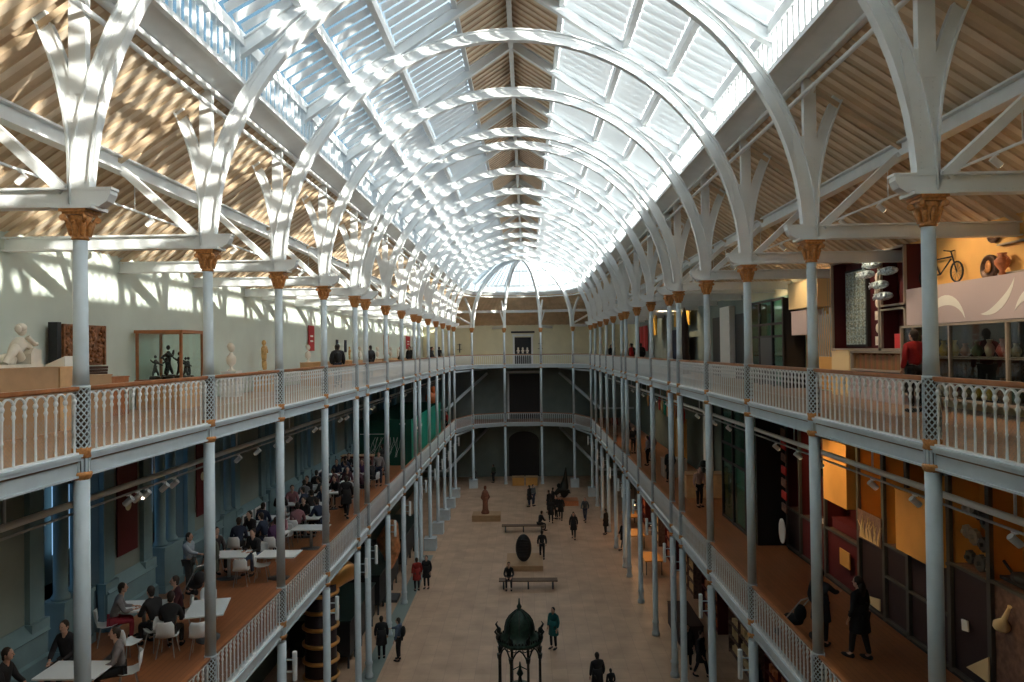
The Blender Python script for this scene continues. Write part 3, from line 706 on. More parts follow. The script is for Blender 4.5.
# ------------------------------------------------------------------ people
def skinned(verts, edges, radii, lv=1):
    me = bpy.data.meshes.new('tmp'); me.from_pydata(verts, edges, []); o = bpy.data.objects.new('tmp', me); COL.objects.link(o)
    o.modifiers.new('s', 'SKIN'); m2 = o.modifiers.new('u', 'SUBSURF'); m2.levels = m2.render_levels = lv
    for i, r in enumerate(radii):
        sv = me.skin_vertices[0].data[i]; sv.radius = r if isinstance(r, tuple) else (r, r); sv.use_root = (i == 0)
    dg = bpy.context.evaluated_depsgraph_get(); dg.update(); ev = o.evaluated_get(dg); r = bpy.data.meshes.new_from_object(ev)
    vs = [tuple(v.co) for v in r.vertices]; fs = [tuple(p.vertices) for p in r.polygons]
    bpy.data.objects.remove(o); bpy.data.meshes.remove(me); bpy.data.meshes.remove(r)
    return vs, fs
POSE = {}
def V3(*a): return Vector(a)
def posedef(name):
    j = {}
    sit = name in ('sit', 'sit_lean')
    if sit:
        pz = .56; ln = .16 if name == 'sit_lean' else .03
        j.update(pel=V3(0, 0, pz), spine=V3(0, ln*.5, pz+.22), chest=V3(0, ln, pz+.42), neck=V3(0, ln+.03, pz+.56), head=V3(0, ln+.07, pz+.72))
        for s, k in ((-1, 'L'), (1, 'R')):
            j['sh'+k] = V3(s*.18, ln, pz+.46); j['el'+k] = V3(s*.24, ln+.1, pz+.2); j['wr'+k] = V3(s*.13, ln+.32, pz+.2 if name == 'sit_lean' else pz+.1)
            j['hp'+k] = V3(s*.1, .02, pz-.02); j['kn'+k] = V3(s*.13, .42, pz-.06); j['an'+k] = V3(s*.13, .4, .09); j['to'+k] = V3(s*.14, .56, .04)
    else:
        j.update(pel=V3(0, 0, .95), spine=V3(0, 0, 1.15), chest=V3(0, 0, 1.34), neck=V3(0, .0, 1.48), head=V3(0, .03, 1.63))
        for s, k in ((-1, 'L'), (1, 'R')):
            sw = s*.12 if name == 'walk' else 0
            j['sh'+k] = V3(s*.19, 0, 1.41); j['el'+k] = V3(s*.25, -.02+sw*.6, 1.13); j['wr'+k] = V3(s*.24, .08+sw, .9)
            if name == 'photo' : j['el'+k] = V3(s*.24, .14, 1.2); j['wr'+k] = V3(s*.07, .3, 1.4)
            if name == 'reach' and s > 0: j['el'+k] = V3(.24, .2, 1.25); j['wr'+k] = V3(.2, .45, 1.2)
            fw_ = -s*.24 if name == 'walk' else -s*.13 if name == 'stroll' else s*.02
            j['hp'+k] = V3(s*.09, 0, .92); j['kn'+k] = V3(s*.1, fw_*.5+.03, .5); j['an'+k] = V3(s*.1, fw_, .09 + (.03 if name == 'walk' and fw_ < 0 else 0)); j['to'+k] = V3(s*.11, fw_+.16, .035)
    return j
def finger_hand(mb, w, e, s):
    d = (w-e).normalized(); side = Vector((-s, 0, 0)); side = (side-d*side.dot(d)).normalized(); nrm = d.cross(side)
    p = w+d*.045; R = Matrix((side, d, nrm)).transposed()
    mb.ell(p, (.042, .055, .018), 8, 6, R)
    for k, (o_, ln) in enumerate(((-.03, .062), (-.011, .075), (.009, .07), (.028, .055))):
        b = p+d*.045-side*o_; m1 = b+d*ln*.55+nrm*.006; mb.tube([b, m1, m1+d*ln*.4+nrm*.022], [.0095, .009, .007], 5)
    b = p+side*.036-d*.015; mb.tube([b, b+side*.025+d*.025, b+side*.03+d*.055], [.012, .011, .008], 5)
def make_pose(name):
    j = posedef(name); P = {}
    names = ['pel', 'spine', 'chest', 'neck']+[a+k for a in ('sh', 'el', 'wr', 'hp', 'kn', 'an', 'to') for k in 'LR']
    rad = dict(pel=(.13, .1), spine=(.12, .09), chest=(.14, .1), neck=(.05, .05), sh=.055, el=.04, wr=.027, hp=.085, kn=.055, an=.037, to=.03)
    E = [('pel', 'spine'), ('spine', 'chest'), ('chest', 'neck')]+[e for k in 'LR' for e in (('chest', 'sh'+k), ('sh'+k, 'el'+k), ('el'+k, 'wr'+k), ('pel', 'hp'+k), ('hp'+k, 'kn'+k), ('kn'+k, 'an'+k), ('an'+k, 'to'+k))]
    def sk(sub, edges, grow, repl={}):
        idx = {n: i for i, n in enumerate(sub)}
        pos = [repl.get(n, j[n]) for n in sub]
        rr = []
        for n in sub:
            r = rad.get(n, rad.get(n[:2])); rr.append(tuple(v+grow for v in r) if isinstance(r, tuple) else r+grow)
        return skinned(pos, [(idx[a], idx[b]) for a, b in edges if a in idx and b in idx], rr)
    keep = dict(rad); rad.update(pel=(.105, .08), spine=(.09, .065), chest=(.105, .075), sh=.045); b = MB(); v, f = sk(names, E, 0); b.add(v, f, True); rad.update(keep)
    H = j['head']; b.ell(H, (.076, .095, .115), 14, 10); b.ell(H+V3(0, .02, -.07), (.055, .07, .05), 10, 6)
    b.tube([j['neck']-V3(0, 0, .06), H-V3(0, .01, .06)], [.058, .052], 10)
    b.tube([H+V3(0, .088, .02), H+V3(0, .112, -.02), H+V3(0, .09, -.028)], [.008, .015, .01], 6)
    for s in (-1, 1): b.ell(H+V3(s*.077, -.01, -.01), (.012, .02, .03), 6, 5)
    for k, s in (('L', -1), ('R', 1)): finger_hand(b, j['wr'+k], j['el'+k], s)
    fc = MB()
    for s in (-1, 1): fc.ell(H+V3(s*.03, .088, .015), (.012, .006, .008), 6, 4)
    fc.bx(H+V3(0, .092, -.055), (.04, .008, .008))
    hr = MB(); hr.ell(H+V3(0, -.022, .025), (.086, .095, .11), 12, 8); hr.ell(H+V3(0, -.055, -.04), (.07, .05, .09), 10, 6)
    top = MB(); v, f = sk(['pel', 'spine', 'chest', 'neck']+[a+k for a in ('sh', 'el', 'wr') for k in 'LR'], E, .022, {'neck': j['neck']+V3(0, 0, .045), 'wrL': j['elL'].lerp(j['wrL'], .88), 'wrR': j['elR'].lerp(j['wrR'], .88)}); top.add(v, f, True)
    coat = MB(); coat.add(v, f, True)
    if name.startswith('sit'): coat.ell(j['pel']+V3(0, .05, -.02), (.2, .24, .12), 12, 6)
    else: coat.lathe([(.185, 1.2), (.2, .95), (.235, .62), (.225, .6), (.17, .95)], (0, 0, 0), 14, True, 1, .8)
    tr = MB(); v, f = sk(['pel']+[a+k for a in ('hp', 'kn', 'an') for k in 'LR'], E, .014, {'anL': j['anL']+V3(0, 0, .03), 'anR': j['anR']+V3(0, 0, .03)}); tr.add(v, f, True)
    shs = []
    for k in 'LR':
        m_ = MB(); c = j['an'+k].lerp(j['to'+k], .5); m_.ell(Vector((c.x, c.y, .045)), (.048, .14, .045), 10, 6); m_.ell(j['an'+k]+V3(0, -.02, -.03), (.045, .05, .05), 8, 6); shs.append(m_)
    out = {}
    for n, m_ in (('body', b), ('face', fc), ('hair', hr), ('top', top), ('coat', coat), ('trousers', tr), ('shoeL', shs[0]), ('shoeR', shs[1])):
        o = m_.build(n, M['skin'], fix=(n not in ('body', 'top', 'coat', 'trousers'))); out[n] = o.data; bpy.data.objects.remove(o)
    POSE[name] = out
CM = {}
def cloth(c):
    if isinstance(c, str): return M[c]
    if c not in CM: CM[c] = mat('cloth_%d' % len(CM), c, .85, noise=.12, scale=12)
    return CM[c]
def person(x, y, z, rz, pose, label, top='black', tr='black', coat=False, hair='hair', sc=1.0, group='museum visitors'):
    if pose not in POSE: make_pose(pose)
    P = POSE[pose]
    o = bpy.data.objects.new('person', P['body']); COL.objects.link(o); o.location = (x, y, z); o.rotation_euler = (0, 0, rz); o.scale = (sc, sc, sc); tag(o, label, 'person', group)
    for n, me, m_ in (('face_features', P['face'], 'blackish'), ('hair', P['hair'], hair), ('coat' if coat else 'jacket', P['coat'] if coat else P['top'], top), ('trousers', P['trousers'], tr), ('shoe', P['shoeL'], 'black'), ('shoe', P['shoeR'], 'black')):
        c = bpy.data.objects.new(n, me); COL.objects.link(c); c.parent = o
        c.material_slots[0].link = 'OBJECT'; c.material_slots[0].material = cloth(m_)
    return o
def bag(parent, m_='black'):
    o = MB().ell((0, -.2, 1.22), (.15, .1, .22), 10, 8).build('backpack', cloth(m_), parent)
def sitchair(x, y, rz, label): chair(x-.0*math.sin(rz), y, rz, label)
# café: near tables
D = PI/180
table(-8.55, 13.85, 0, 'white café table with plates nearest the viewer at the picture corner', sc=(1.5, 1, 1))
person(-9.3, 14.75, F1, 175*D, 'sit', 'seated man in dark top behind the nearest café table', (.02, .02, .025), 'black')
person(-9.6, 13.3, F1, -80*D, 'sit', 'dark-clothed diner at the left end of the nearest café table', 'black', 'black', True)
person(-7.95, 14.35, F1, 120*D, 'sit', 'diner in pale patterned top at the right of the nearest café table', (.22, .2, .2), 'black')
chair(-9.3, 14.9, 180*D, 'white shell chair under the man behind the nearest café table'); chair(-9.75, 13.25, -90*D, 'white shell chair at the left end of the nearest café table'); chair(-7.85, 14.45, 120*D, 'white shell chair under the diner in pale patterned top')
table(-9.1, 17.35, .1, 'white café table with crockery beside the diner in red trousers')
person(-9.65, 16.95, F1, -60*D, 'sit_lean', 'woman in patterned cardigan and red trousers at a café table', (.22, .21, .22), (.3, .03, .05)); chair(-9.75, 16.9, -60*D, 'white shell chair under the woman in red trousers')
chair(-8.65, 15.85, -25*D, 'empty white shell chair pulled out into the café aisle')
person(-8.45, 16.7, F1, 60*D, 'sit_lean', 'long-haired diner in black leaning over the second table', 'black', 'black', True); chair(-8.4, 16.6, 60*D, 'white shell chair under the long-haired diner in black')
person(-7.95, 16.35, F1, 10*D, 'sit', 'diner in long black coat seated with back to the viewer', 'black', 'black', True); chair(-7.95, 16.25, 10*D, 'white shell chair under the diner in the long black coat')
person(-8.35, 17.6, F1, 120*D, 'sit', 'diner in dark red top between two café tables', (.07, .02, .025), 'black'); chair(-8.3, 17.65, 120*D, 'white shell chair under the diner in dark red')
table(-7.45, 17.2, .25, 'long white café table near the railing by the second column', sc=(1.1, 1.5, 1))
chair(-7.9, 18.2, 200*D, 'empty white shell chair behind the long white table'); chair(-7.2, 16.25, 15*D, 'white shell chair in front of the long white table')
person(-9.45, 20.4, F1, -95*D, 'reach', 'person in light blue shirt pushing a buggy beside the café wall', (.32, .40, .48), 'darkgrey')
person(-8.85, 20.55, F1, 150*D, 'stand', 'person in olive coat standing beside the buggy', (.075, .08, .06), 'black', True, hair=(.16, .09, .04))
bg_ = thing('pushchair', 'dark folding pushchair held by the person in light blue', 'pushchair', (-9.0, 19.9, F1), 60*D)
MB().ell((0, .05, .42), (.17, .26, .13), 12, 8).ell((0, -.14, .62), (.17, .13, .2), 12, 8).build('seat_pod', M['black'], bg_)
MB().tube([(-.2, -.3, 1.0), (-.2, .35, .15)], .014, 6).tube([(.2, -.3, 1.0), (.2, .35, .15)], .014, 6).tube([(-.2, -.3, 1.0), (.2, -.3, 1.0)], .018, 6).build('handle_frame', M['steel'], bg_)
for sx in (-.22, .22):
    for sy in (-.3, .33): MB().tube([(sx-.015, sy, .09), (sx+.015, sy, .09)], .09, 12).build('wheel', M['darkgrey'], bg_)
table(-8.85, 21.75, .1, 'white café table behind the person in olive coat', sc=(1.5, 1, 1)); chair(-8.2, 21.1, 10*D, 'white shell chair in front of the table behind the olive coat')
person(-9.6, 22.5, F1, -130*D, 'sit', 'seated man with short hair against the café wall pilaster', (.035, .03, .03), 'black'); chair(-9.65, 22.55, -130*D, 'white shell chair under the short-haired man')
person(-8.2, 22.4, F1, 160*D, 'sit_lean', 'diner in black with a bright bag under the table', 'black', (.08, .12, .2)); chair(-8.2, 22.5, 160*D, 'white shell chair under the diner with a bright bag')
table(-7.3, 21.75, 0, 'empty white café table close to the railing'); chair(-7.75, 21.55, -80*D, 'empty white shell chair left of the empty table by the railing')
table(-7.3, 25.0, 0, 'white café table standing alone by the railing, next one back'); table(-8.0, 26.6, 0, 'white café table one step in from the railing')
cl = [('black', 'black'), ((.02, .03, .06), 'navy'), ((.06, .02, .03), 'wine red'), ((.035, .04, .035), 'dark green'), ((.30, .14, .16), 'pink'), ((.04, .035, .03), 'brown'), ((.15, .15, .16), 'grey'), ((.10, .05, .13), 'purple')]
rnd = random.Random(5); n = 0
for r, y in enumerate((24.3, 26.6, 28.9, 31.2, 33.5, 35.8, 38.1)):
    for c, (x, nm) in enumerate(((-9.4, 'against the wall'), (-8.2, 'in the middle'))):
        if not (r == 1 and c == 1): table(x, y, 0, 'white café table %s, %s crowded row back' % (nm, ORD[r]), sc=(.78, .7, 1))
        if (r+c) % 2 == 0 or r > 2:
            n += 1; person(x+.75, y+.1, F1, 1.3+rnd.uniform(-.3, .3), 'sit_lean', 'dark-clothed diner on the railing side of the table %s, %s crowded row' % (nm, ORD[r]), cl[n % 3][0], 'black', True); chair(x+.8, y+.1, 1.3, 'white shell chair on the railing side %s, %s crowded row' % (nm, ORD[r]))
        for q, (dy, ang, fr) in enumerate(((-.62, 0, 'front'), (.62, PI, 'back'))):
            if rnd.random() < .08: continue
            cc, cn = cl[(n*5+r+q*3) % len(cl)]; n += 1
            if n % 4: cc, cn = cl[0 if n % 2 else 1]
            if r == 0 and c == 1 and q == 1: cc, cn = cl[4]
            person(x+rnd.uniform(-.12, .12), y+dy, F1, ang+rnd.uniform(-.4, .4), 'sit_lean' if n % 2 else 'sit', '%s-clothed diner at the table %s, %s side, %s crowded row' % (cn, nm, fr, ORD[r]), cc, 'black', n % 3 == 0)
            chair(x, y+dy*1.1, ang, 'white shell chair %s, %s side, %s crowded row' % (nm, fr, ORD[r]))
person(-7.2, 29.5, F1, 0, 'walk', 'walker in black beside the café tables near the railing', 'black', 'black', True)
person(-7.3, 36.5, F1, PI, 'stand', 'person in pale top standing by the railing before the green stall', (.3, .3, .3), 'navy')
person(-7.7, 39.5, F1, 1.0, 'stand', 'dark figure at the corner of the green stall', 'black', 'black', True)
person(-5.65-.75, 60.0, F1, 2.0, 'stand', 'person in bright red jacket at the far left corner of the lower gallery', (.5, .03, .03), 'black')
cb = thing('counter_shelf', 'low reddish brown slatted counter among the café tables', 'counter', (-9.3, 40.2, F1))
MB().box(-.9, .9, -.3, .3, 0, 1.0).build('cabinet', M['red'], cb); MB().box(-.95, .95, -.35, .35, 1.0, 1.05).build('worktop', M['mdf'], cb)
for kx in range(6): MB().box(-.85+kx*.29, -.62+kx*.29, -.33, -.3, .15, .9).build('door', M['mdf'], cb)
# green stall
M['green'] = mat('bright_green_panel', (.0, .26, .17), .5, noise=.06, scale=1); M['dgreen'] = mat('dark_green_panel', (.006, .07, .045), .55, noise=.15, scale=1)
g = thing('green_stall', 'long bright green walled stall on the lower left gallery', 'stall', (-8.25, 43, F1))
MB().box(1.55, 1.6, 0, 14.5, 0, 2.75).build('side_panel', M['green'], g); MB().box(-1.7, 1.6, -.05, 0, 0, 2.75).build('front_panel', M['dgreen'], g); MB().box(-1.7, -1.65, 0, 14.5, 0, 2.75).build('back_panel', M['dgreen'], g); MB().box(-1.7, 1.6, 14.5, 14.55, 0, 2.75).build('end_panel', M['dgreen'], g)
mk_ = MB(); rn = random.Random(3)
for i in range(14):
    x0 = -.2+rn.uniform(-.9, .9); z0 = .5; pts = [(x0, -.06, z0)]
    for k in range(4): pts.append((pts[-1][0]+rn.uniform(-.12, .2), -.06, pts[-1][2]+.3))
    mk_.tube(pts, .01, 4)
mk_.bx((.9, -.06, 2.5), (.06, .01, .1)).bx((1.05, -.06, 2.5), (.06, .01, .1)).bx((1.2, -.06, 2.5), (.06, .01, .1)).bx((-.7, -.06, 1.9), (1.6, .01, .04))
mk_.build('white_branch_drawing', M['whitewall'], g)
MB().bx((1.61, 3.2, 2.0), (.01, 2.2, .16)).bx((1.61, 3.2, 1.75), (.01, 1.6, .08)).build('white_lettering_bar', M['whitewall'], g)
og = thing('orange_figure', 'orange sculpted figure on top of the green stall', 'sculpture', (-7.1, 55.5, F1+2.7))
MB().ell((0, 0, .5), (.5, .7, .45), 12, 8).ell((.1, .5, 1.1), (.25, .28, .3), 10, 8).tube([(0, -.5, .6), (0, -1.0, 1.2)], [.15, .06], 8).build('body', mat('orange_paint', (.65, .18, .05), .5), og)
# ------------------------------------------------------------------ upper gallery, left side exhibits
def simple(name, mb, m, loc, rz, label, cat, group=None):
    o = mb.build(name, m); o.location = loc; o.rotation_euler = (0, 0, rz); return tag(o, label, cat, group)
def crate(name, x0, x1, y0, y1, z0, z1, m, label, cat='plinth', group=None):
    b = MB().box(-(x1-x0)/2, (x1-x0)/2, -(y1-y0)/2, (y1-y0)/2, .0, z1-z0-.03).box(-(x1-x0)/2-.015, (x1-x0)/2+.015, -(y1-y0)/2-.015, (y1-y0)/2+.015, z1-z0-.03, z1-z0)
    return simple(name, b, m, ((x0+x1)/2, (y0+y1)/2, z0), 0, label, cat, group)
crate('display_plinth', -9.6, -8.5, 11.6, 13.3, F2, 12.42, M['mdf'], 'long brown plinth under the white marble figure group')
crate('display_plinth', -9.2, -8.5, 13.35, 14.2, F2, 12.42, M['oak'], 'paler end plinth right of the marble figure group')
crate('display_plinth', -9.3, -8.6, 14.25, 15.2, F2, 12.22, M['mdf'], 'lower brown plinth in front of the carved wood panel')
o = simple('label_board', MB().prism([(-.2, 0), (.2, 0), (.2, .03), (-.2, .2)], 'X', -.2, .2), M['whitewall'], (-8.9, 14.0, 12.42), PI/2, 'sloping white label board lying on the pale plinth', 'label')
mg = thing('marble_group', 'white marble seated figure leaning over a draped block', 'statue', (-9.15, 13.05, 12.42), PI/2); mg.scale = (.86, .86, .86)
v, f = skinned([(0, 0, .12), (.0, .0, .35), (.12, .02, .55), (.2, .03, .68), (.3, -.12, .45), (.42, -.05, .28), (-.35, .02, .18), (-.62, .1, .12), (-.85, .12, .08), (.28, .15, .5), (.5, .12, .42)], [(0, 1), (1, 2), (2, 3), (2, 4), (4, 5), (0, 6), (6, 7), (7, 8), (2, 9), (9, 10)], [.16, .14, .13, .06, .06, .045, .13, .09, .06, .06, .045], 2)
MB().add(v, f, True).ell((.25, .03, .82), (.1, .1, .13), 14, 10).ell((.22, .02, .87), (.115, .115, .1), 12, 8).ell((.13, .02, .84), (.06, .08, .09), 8, 6).tube([(.34, .02, .83), (.37, .02, .79)], [.02, .025], 6).tube([(.2, -.13, .66), (.34, -.2, .5), (.52, -.12, .52), (.62, -.05, .5)], [.06, .05, .035, .03], 8).tube([(0, -.1, .2), (-.25, -.2, .42), (-.45, -.12, .1)], [.12, .1, .07], 8).box(-.95, .55, -.25, .28, 0, .07).build('seated_figure', M['marble'], mg)
MB().prism([(.22, 0), (.56, 0), (.56, .38), (.3, .42), (.22, .3)], 'Y', -.2, .24).ell((.42, .02, .38), (.17, .2, .06), 10, 6).build('draped_block', M['marble'], mg)
cp = thing('carved_panel', 'tall carved brown wood relief with dark side post against the wall', 'carving', (-9.75, 15.95, 12.1), 0)
MB().box(-.1, .1, -.95, -.82, 0, 1.25).build('side_post', M['blackish'], cp)
b = MB().box(-.06, .08, -.82, .8, .3, 1.22); rn = random.Random(11)
for i in range(120): y, z = rn.uniform(-.72, .72), rn.uniform(.36, 1.16); b.ell((.09, y, z), (.05, rn.uniform(.03, .09), rn.uniform(.03, .08)), 7, 5)
for y in (-.75, -.05, .74): b.box(.08, .13, y-.03, y+.03, .3, 1.22)
b.build('relief', mat('carved_wood', (.24, .10, .04), .5, noise=.5, scale=12), cp)
b = MB()
for k in range(4): b.box(-.08+.01*k, .12+.02*k, -.82, .82-.02*k, .0+.07*k, .06+.07*k)
b.build('stepped_base', mat('dark_walnut', (.07, .03, .018), .5), cp)
gc = thing('glass_case', 'large wood framed glass case of small black bronzes', 'display case', (-9.175, 18.9, F2))
X0, X1, Y0, Y1 = -.575, .575, -.6, .6
b = MB()
for x in (X0, X1):
    for y in (Y0, Y1): b.box(x-.03, x+.03, y-.03, y+.03, .72, 2.02)
for z in (.75, 2.02): b.box(X0-.05, X1+.05, Y0-.05, Y1+.05, z-.03, z+.02) if z < 1 else [b.box(X0-.06, X1+.06, y-.05, y+.05, z-.04, z+.04) for y in (Y0, Y1)]+[b.box(x-.05, x+.05, Y0-.06, Y1+.06, z-.04, z+.04) for x in (X0, X1)]
b.build('wood_frame', M['handrail'], gc)
MB().box(X0-.02, X1+.02, Y0-.02, Y1+.02, 0, .72).build('base_cabinet', M['oak'], gc)
b = MB()
for y in (Y0, Y1): b.add([(X0, y, .77), (X1, y, .77), (X1, y, 2.0), (X0, y, 2.0)], [(0, 1, 2, 3)])
for x in (X0, X1): b.add([(x, Y0, .77), (x, Y1, .77), (x, Y1, 2.0), (x, Y0, 2.0)], [(0, 1, 2, 3)])
b.build('glass_pane', M['caseglass'], gc, fix=False)
def bronze_fig(x, y, z, rz, h, kind, label, grp='black bronzes in the glass case', m='bronze'):
    V = [(0, 0, .3), (0, .03, .5), (.02, .06, .68), (.0, .05, .82), (-.12, .05, .66), (-.28, .1, .8), (.14, .08, .62), (.3, .2, .5), (-.08, 0, .15), (-.12, .05, 0), (.09, .1, .18), (.14, .05, 0)]
    if kind: V[5] = (-.22, .2, .55); V[7] = (.2, .25, .85)
    vv, ff = skinned([Vector(q)*h for q in V], [(0, 1), (1, 2), (2, 3), (2, 4), (4, 5), (2, 6), (6, 7), (0, 8), (8, 9), (0, 10), (10, 11)], [r*h for r in (.09, .08, .09, .05, .05, .035, .05, .035, .06, .04, .06, .04)], 1)
    b = MB().add(vv, ff, True).ell((0, .05*h, .93*h), (.065*h, .075*h, .085*h), 10, 8).lathe([(.26*h, -.14*h), (.24*h, -.02*h), (.2*h, 0)], n=10)
    return simple('bronze_figurine', b, M[m], (x, y, z+.14*h), rz, label, 'figurine', grp)
zc = F2+.775
bronze_fig(-9.5, 18.7, zc, 0, .55, 0, 'small black bronze with raised arm at the left in the glass case')
bronze_fig(-9.26, 18.95, zc, .6, .78, 1, 'tallest black bronze figure behind the corner post of the case')
bronze_fig(-9.1, 18.6, zc, 2, .6, 1, 'crouching black bronze just right of the corner post')
bronze_fig(-9.0, 19.05, zc, 1, .62, 0, 'black bronze with outstretched arm in the middle of the case')
bronze_fig(-8.84, 19.25, zc, 2.4, .5, 1, 'first of two small black bronzes at the right in the case')
bronze_fig(-8.75, 18.85, zc, .4, .5, 0, 'second small black bronze at the right end of the case')
crate('display_plinth', -9.9, -9.3, 15.9, 17.1, F2, 12.12, M['handrail'], 'low dark wood plinth left of the glass case')
def bust(x, y, z, rz, h, m, label, full=False):
    pr = [(.16, 0), (.17, .04), (.08, .08), (.07, .16), (.2, .26), (.22, .4), (.2, .5), (.09, .58), (.075, .64)]
    b = MB().lathe([(r*h, q*h) for r, q in pr], n=14, sy=.7).ell((0, .01*h, .8*h), (.1*h, .12*h, .15*h), 12, 9).ell((0, -.02*h, .86*h), (.11*h, .12*h, .12*h), 10, 8)
    if full:
        b = MB(); vv, ff = skinned([Vector(q)*h for q in ((0, 0, .5), (0, 0, .7), (.12, .02, .78), (.16, .05, .6), (-.12, .02, .78), (-.15, .06, .58), (.05, 0, .25), (.05, .02, .03), (-.06, 0, .25), (-.06, .02, .03))], [(0, 1), (1, 2), (2, 3), (1, 4), (4, 5), (0, 6), (6, 7), (0, 8), (8, 9)], [h*r for r in (.09, .1, .05, .035, .05, .035, .07, .05, .07, .05)], 1)
        b.add(vv, ff, True).ell((0, .0, .92*h), (.06*h, .07*h, .09*h), 10, 8).lathe([(.2*h, -.05*h), (.2*h, .02*h)], n=12).tube([(0, 0, .7*h), (0, 0, .88*h)], .04*h, 8)
    return simple('sculpture', b, M[m] if isinstance(m, str) else m, (x, y, z), rz, label, 'statue', 'sculptures along the left upper wall')
M['goldstat'] = mat('honey_stone', (.62, .40, .16), .45, noise=.2, scale=10)
bust(-9.4, 23.35, 12.05, -PI/2, .95, 'marble', 'white marble bust after the second left column'); crate('display_plinth', -9.65, -9.15, 23.1, 23.6, F2, 12.05, M['whitewall'], 'white plinth of the marble bust after the second left column')
bust(-9.4, 26.3, 11.95, -PI/2, 1.15, 'goldstat', 'honey coloured standing statue by the third left column', True); crate('display_plinth', -9.7, -9.1, 26.0, 26.6, F2, 11.9, M['oak'], 'oak plinth of the honey coloured statue')
for k, (y, L, zt) in enumerate(((31.5, 2.6, 12.2), (36.5, 2.4, 12.2), (41.2, 2.8, 12.15), (46.0, 3.0, 12.15), (50.5, 2.8, 12.15), (55, 2.6, 12.1))):
    crate('display_bench', -9.3, -8.3, y-L/2, y+L/2, F2, zt, M['oak'], 'pale oak display bench on the left upper gallery, %s from the viewer' % ORD[k], 'plinth', 'oak display benches')
    bust(-9.2, y-.5, zt, -PI/2, .8, 'marble', 'white bust on the %s oak bench, nearer one' % ORD[k]); bust(-8.9, y+.6, zt, -PI/2+.5, .7, 'goldstat' if k % 2 else 'marble', 'small statue on the %s oak bench, farther one' % ORD[k], True)
def banner(x, y0, y1, z0, z1, m, label, s=-1):
    t = thing('wall_banner', label, 'banner', (x, (y0+y1)/2, z0), 0, 'wall banners')
    MB().box(*sorted((0, -s*.03)), -(y1-y0)/2, (y1-y0)/2, 0, z1-z0).build('cloth', m, t); b = MB()
    for k in range(2): b.box(*sorted((-s*.03, -s*.036)), -(y1-y0)*.25, (y1-y0)*.25, (z1-z0)*(.35+.2*k), (z1-z0)*(.42+.2*k))
    b.build('white_lettering', M['whitewall'], t)
banner(-9.9, 33.3, 34.2, 12.7, 13.9, M['redcloth'], 'narrow red banner on the left upper wall behind the fourth column')
banner(-9.9, 60.5, 62.6, 12.8, 13.9, M['redcloth'], 'broad red banner at the far end of the left upper wall')
banner(-9.9, 44.8, 45.4, 12.2, 13.9, M['terracotta'], 'tall thin orange banner on the left upper wall')
for k, y in enumerate((38.5, 40.3)):
    t = thing('picture', 'small dark framed picture, %s on the left upper wall' % ORD[k], 'picture', (-9.94, y, 12.6), 0, 'small dark pictures'); MB().box(0, .04, -.2, .2, 0, .7).build('frame', M['blackish'], t); MB().box(.04, .045, -.15, .15, .06, .64).build('image', M['navy'], t)
t = thing('picture', 'gold framed picture on the left upper wall past the eighth column', 'picture', (-9.94, 52, 12.4)); MB().box(0, .05, -.9, .9, 0, 1.4).build('frame', M['gold'], t); MB().box(.05, .06, -.75, .75, .15, 1.25).build('image', M['goldstat'], t)
person(-7.2, 28.4, F2, 20*D, 'walk', 'man with black backpack walking on the left upper gallery', (.03, .03, .035), 'navy'); bag(bpy.context.scene.objects[-1] if False else [o for o in COL.objects if o.name.startswith('person')][-1])
PP = [(-8.0, 31.2, 'dark visitor beside the first oak bench', 'black'), (-7.9, 37.6, 'dark visitor beyond the second oak bench', 'black'), (-7.6, 45.0, 'visitor with dark hair near the orange banner', 'black'), (-7.3, 46.6, 'visitor in black beside the railing near the orange banner', 'black'), (-7.8, 51.0, 'visitor in dark red on the left upper gallery', (.1, .02, .02)), (-7.2, 57.0, 'first of three dark visitors before the broad red banner', 'black'), (-7.5, 58.5, 'second of three dark visitors before the broad red banner', 'navy'), (-7.0, 60.0, 'third of three dark visitors before the broad red banner', 'black')]
for k, (x, y, l, c) in enumerate(PP): person(x, y, F2, k*.9, 'stand' if k % 2 else 'walk', l, c, 'black', k % 3 == 0)
# ------------------------------------------------------------------ upper gallery, right side exhibits
M['yellow'] = mat('mustard_wall', (.74, .42, .13), .7, noise=.05, scale=2)
M['cream'] = mat('cream_panel', (.80, .62, .34), .6)
M['pink'] = mat('pale_pink_panel', (.52, .43, .44), .6)
M['dkred'] = mat('oxblood_lining', (.085, .012, .016), .6)
M['frame'] = mat('greige_case_frame', (.34, .29, .24), .5)
M['dkglass'] = glassmat('dark_case_glass', (.6, .66, .64), .14)
def wallpanel(name, m, y0, y1, z0, z1, x, label, cat='panel', th=.05, group=None):
    b = MB().box(0, th, -(y1-y0)/2, (y1-y0)/2, 0, z1-z0); return simple(name, b, m, (x, (y0+y1)/2, z0), 0, label, cat, group)
wallpanel('mustard_wall_panel', M['yellow'], 9.0, 18.4, 13.95, 15.15, 9.88, 'large mustard yellow back wall carrying the bicycle and roundels')
wallpanel('mustard_wall_panel', M['yellow'], 21.35, 24.4, 11.25, 15.1, 9.88, 'mustard back wall behind the hanging silver strips')
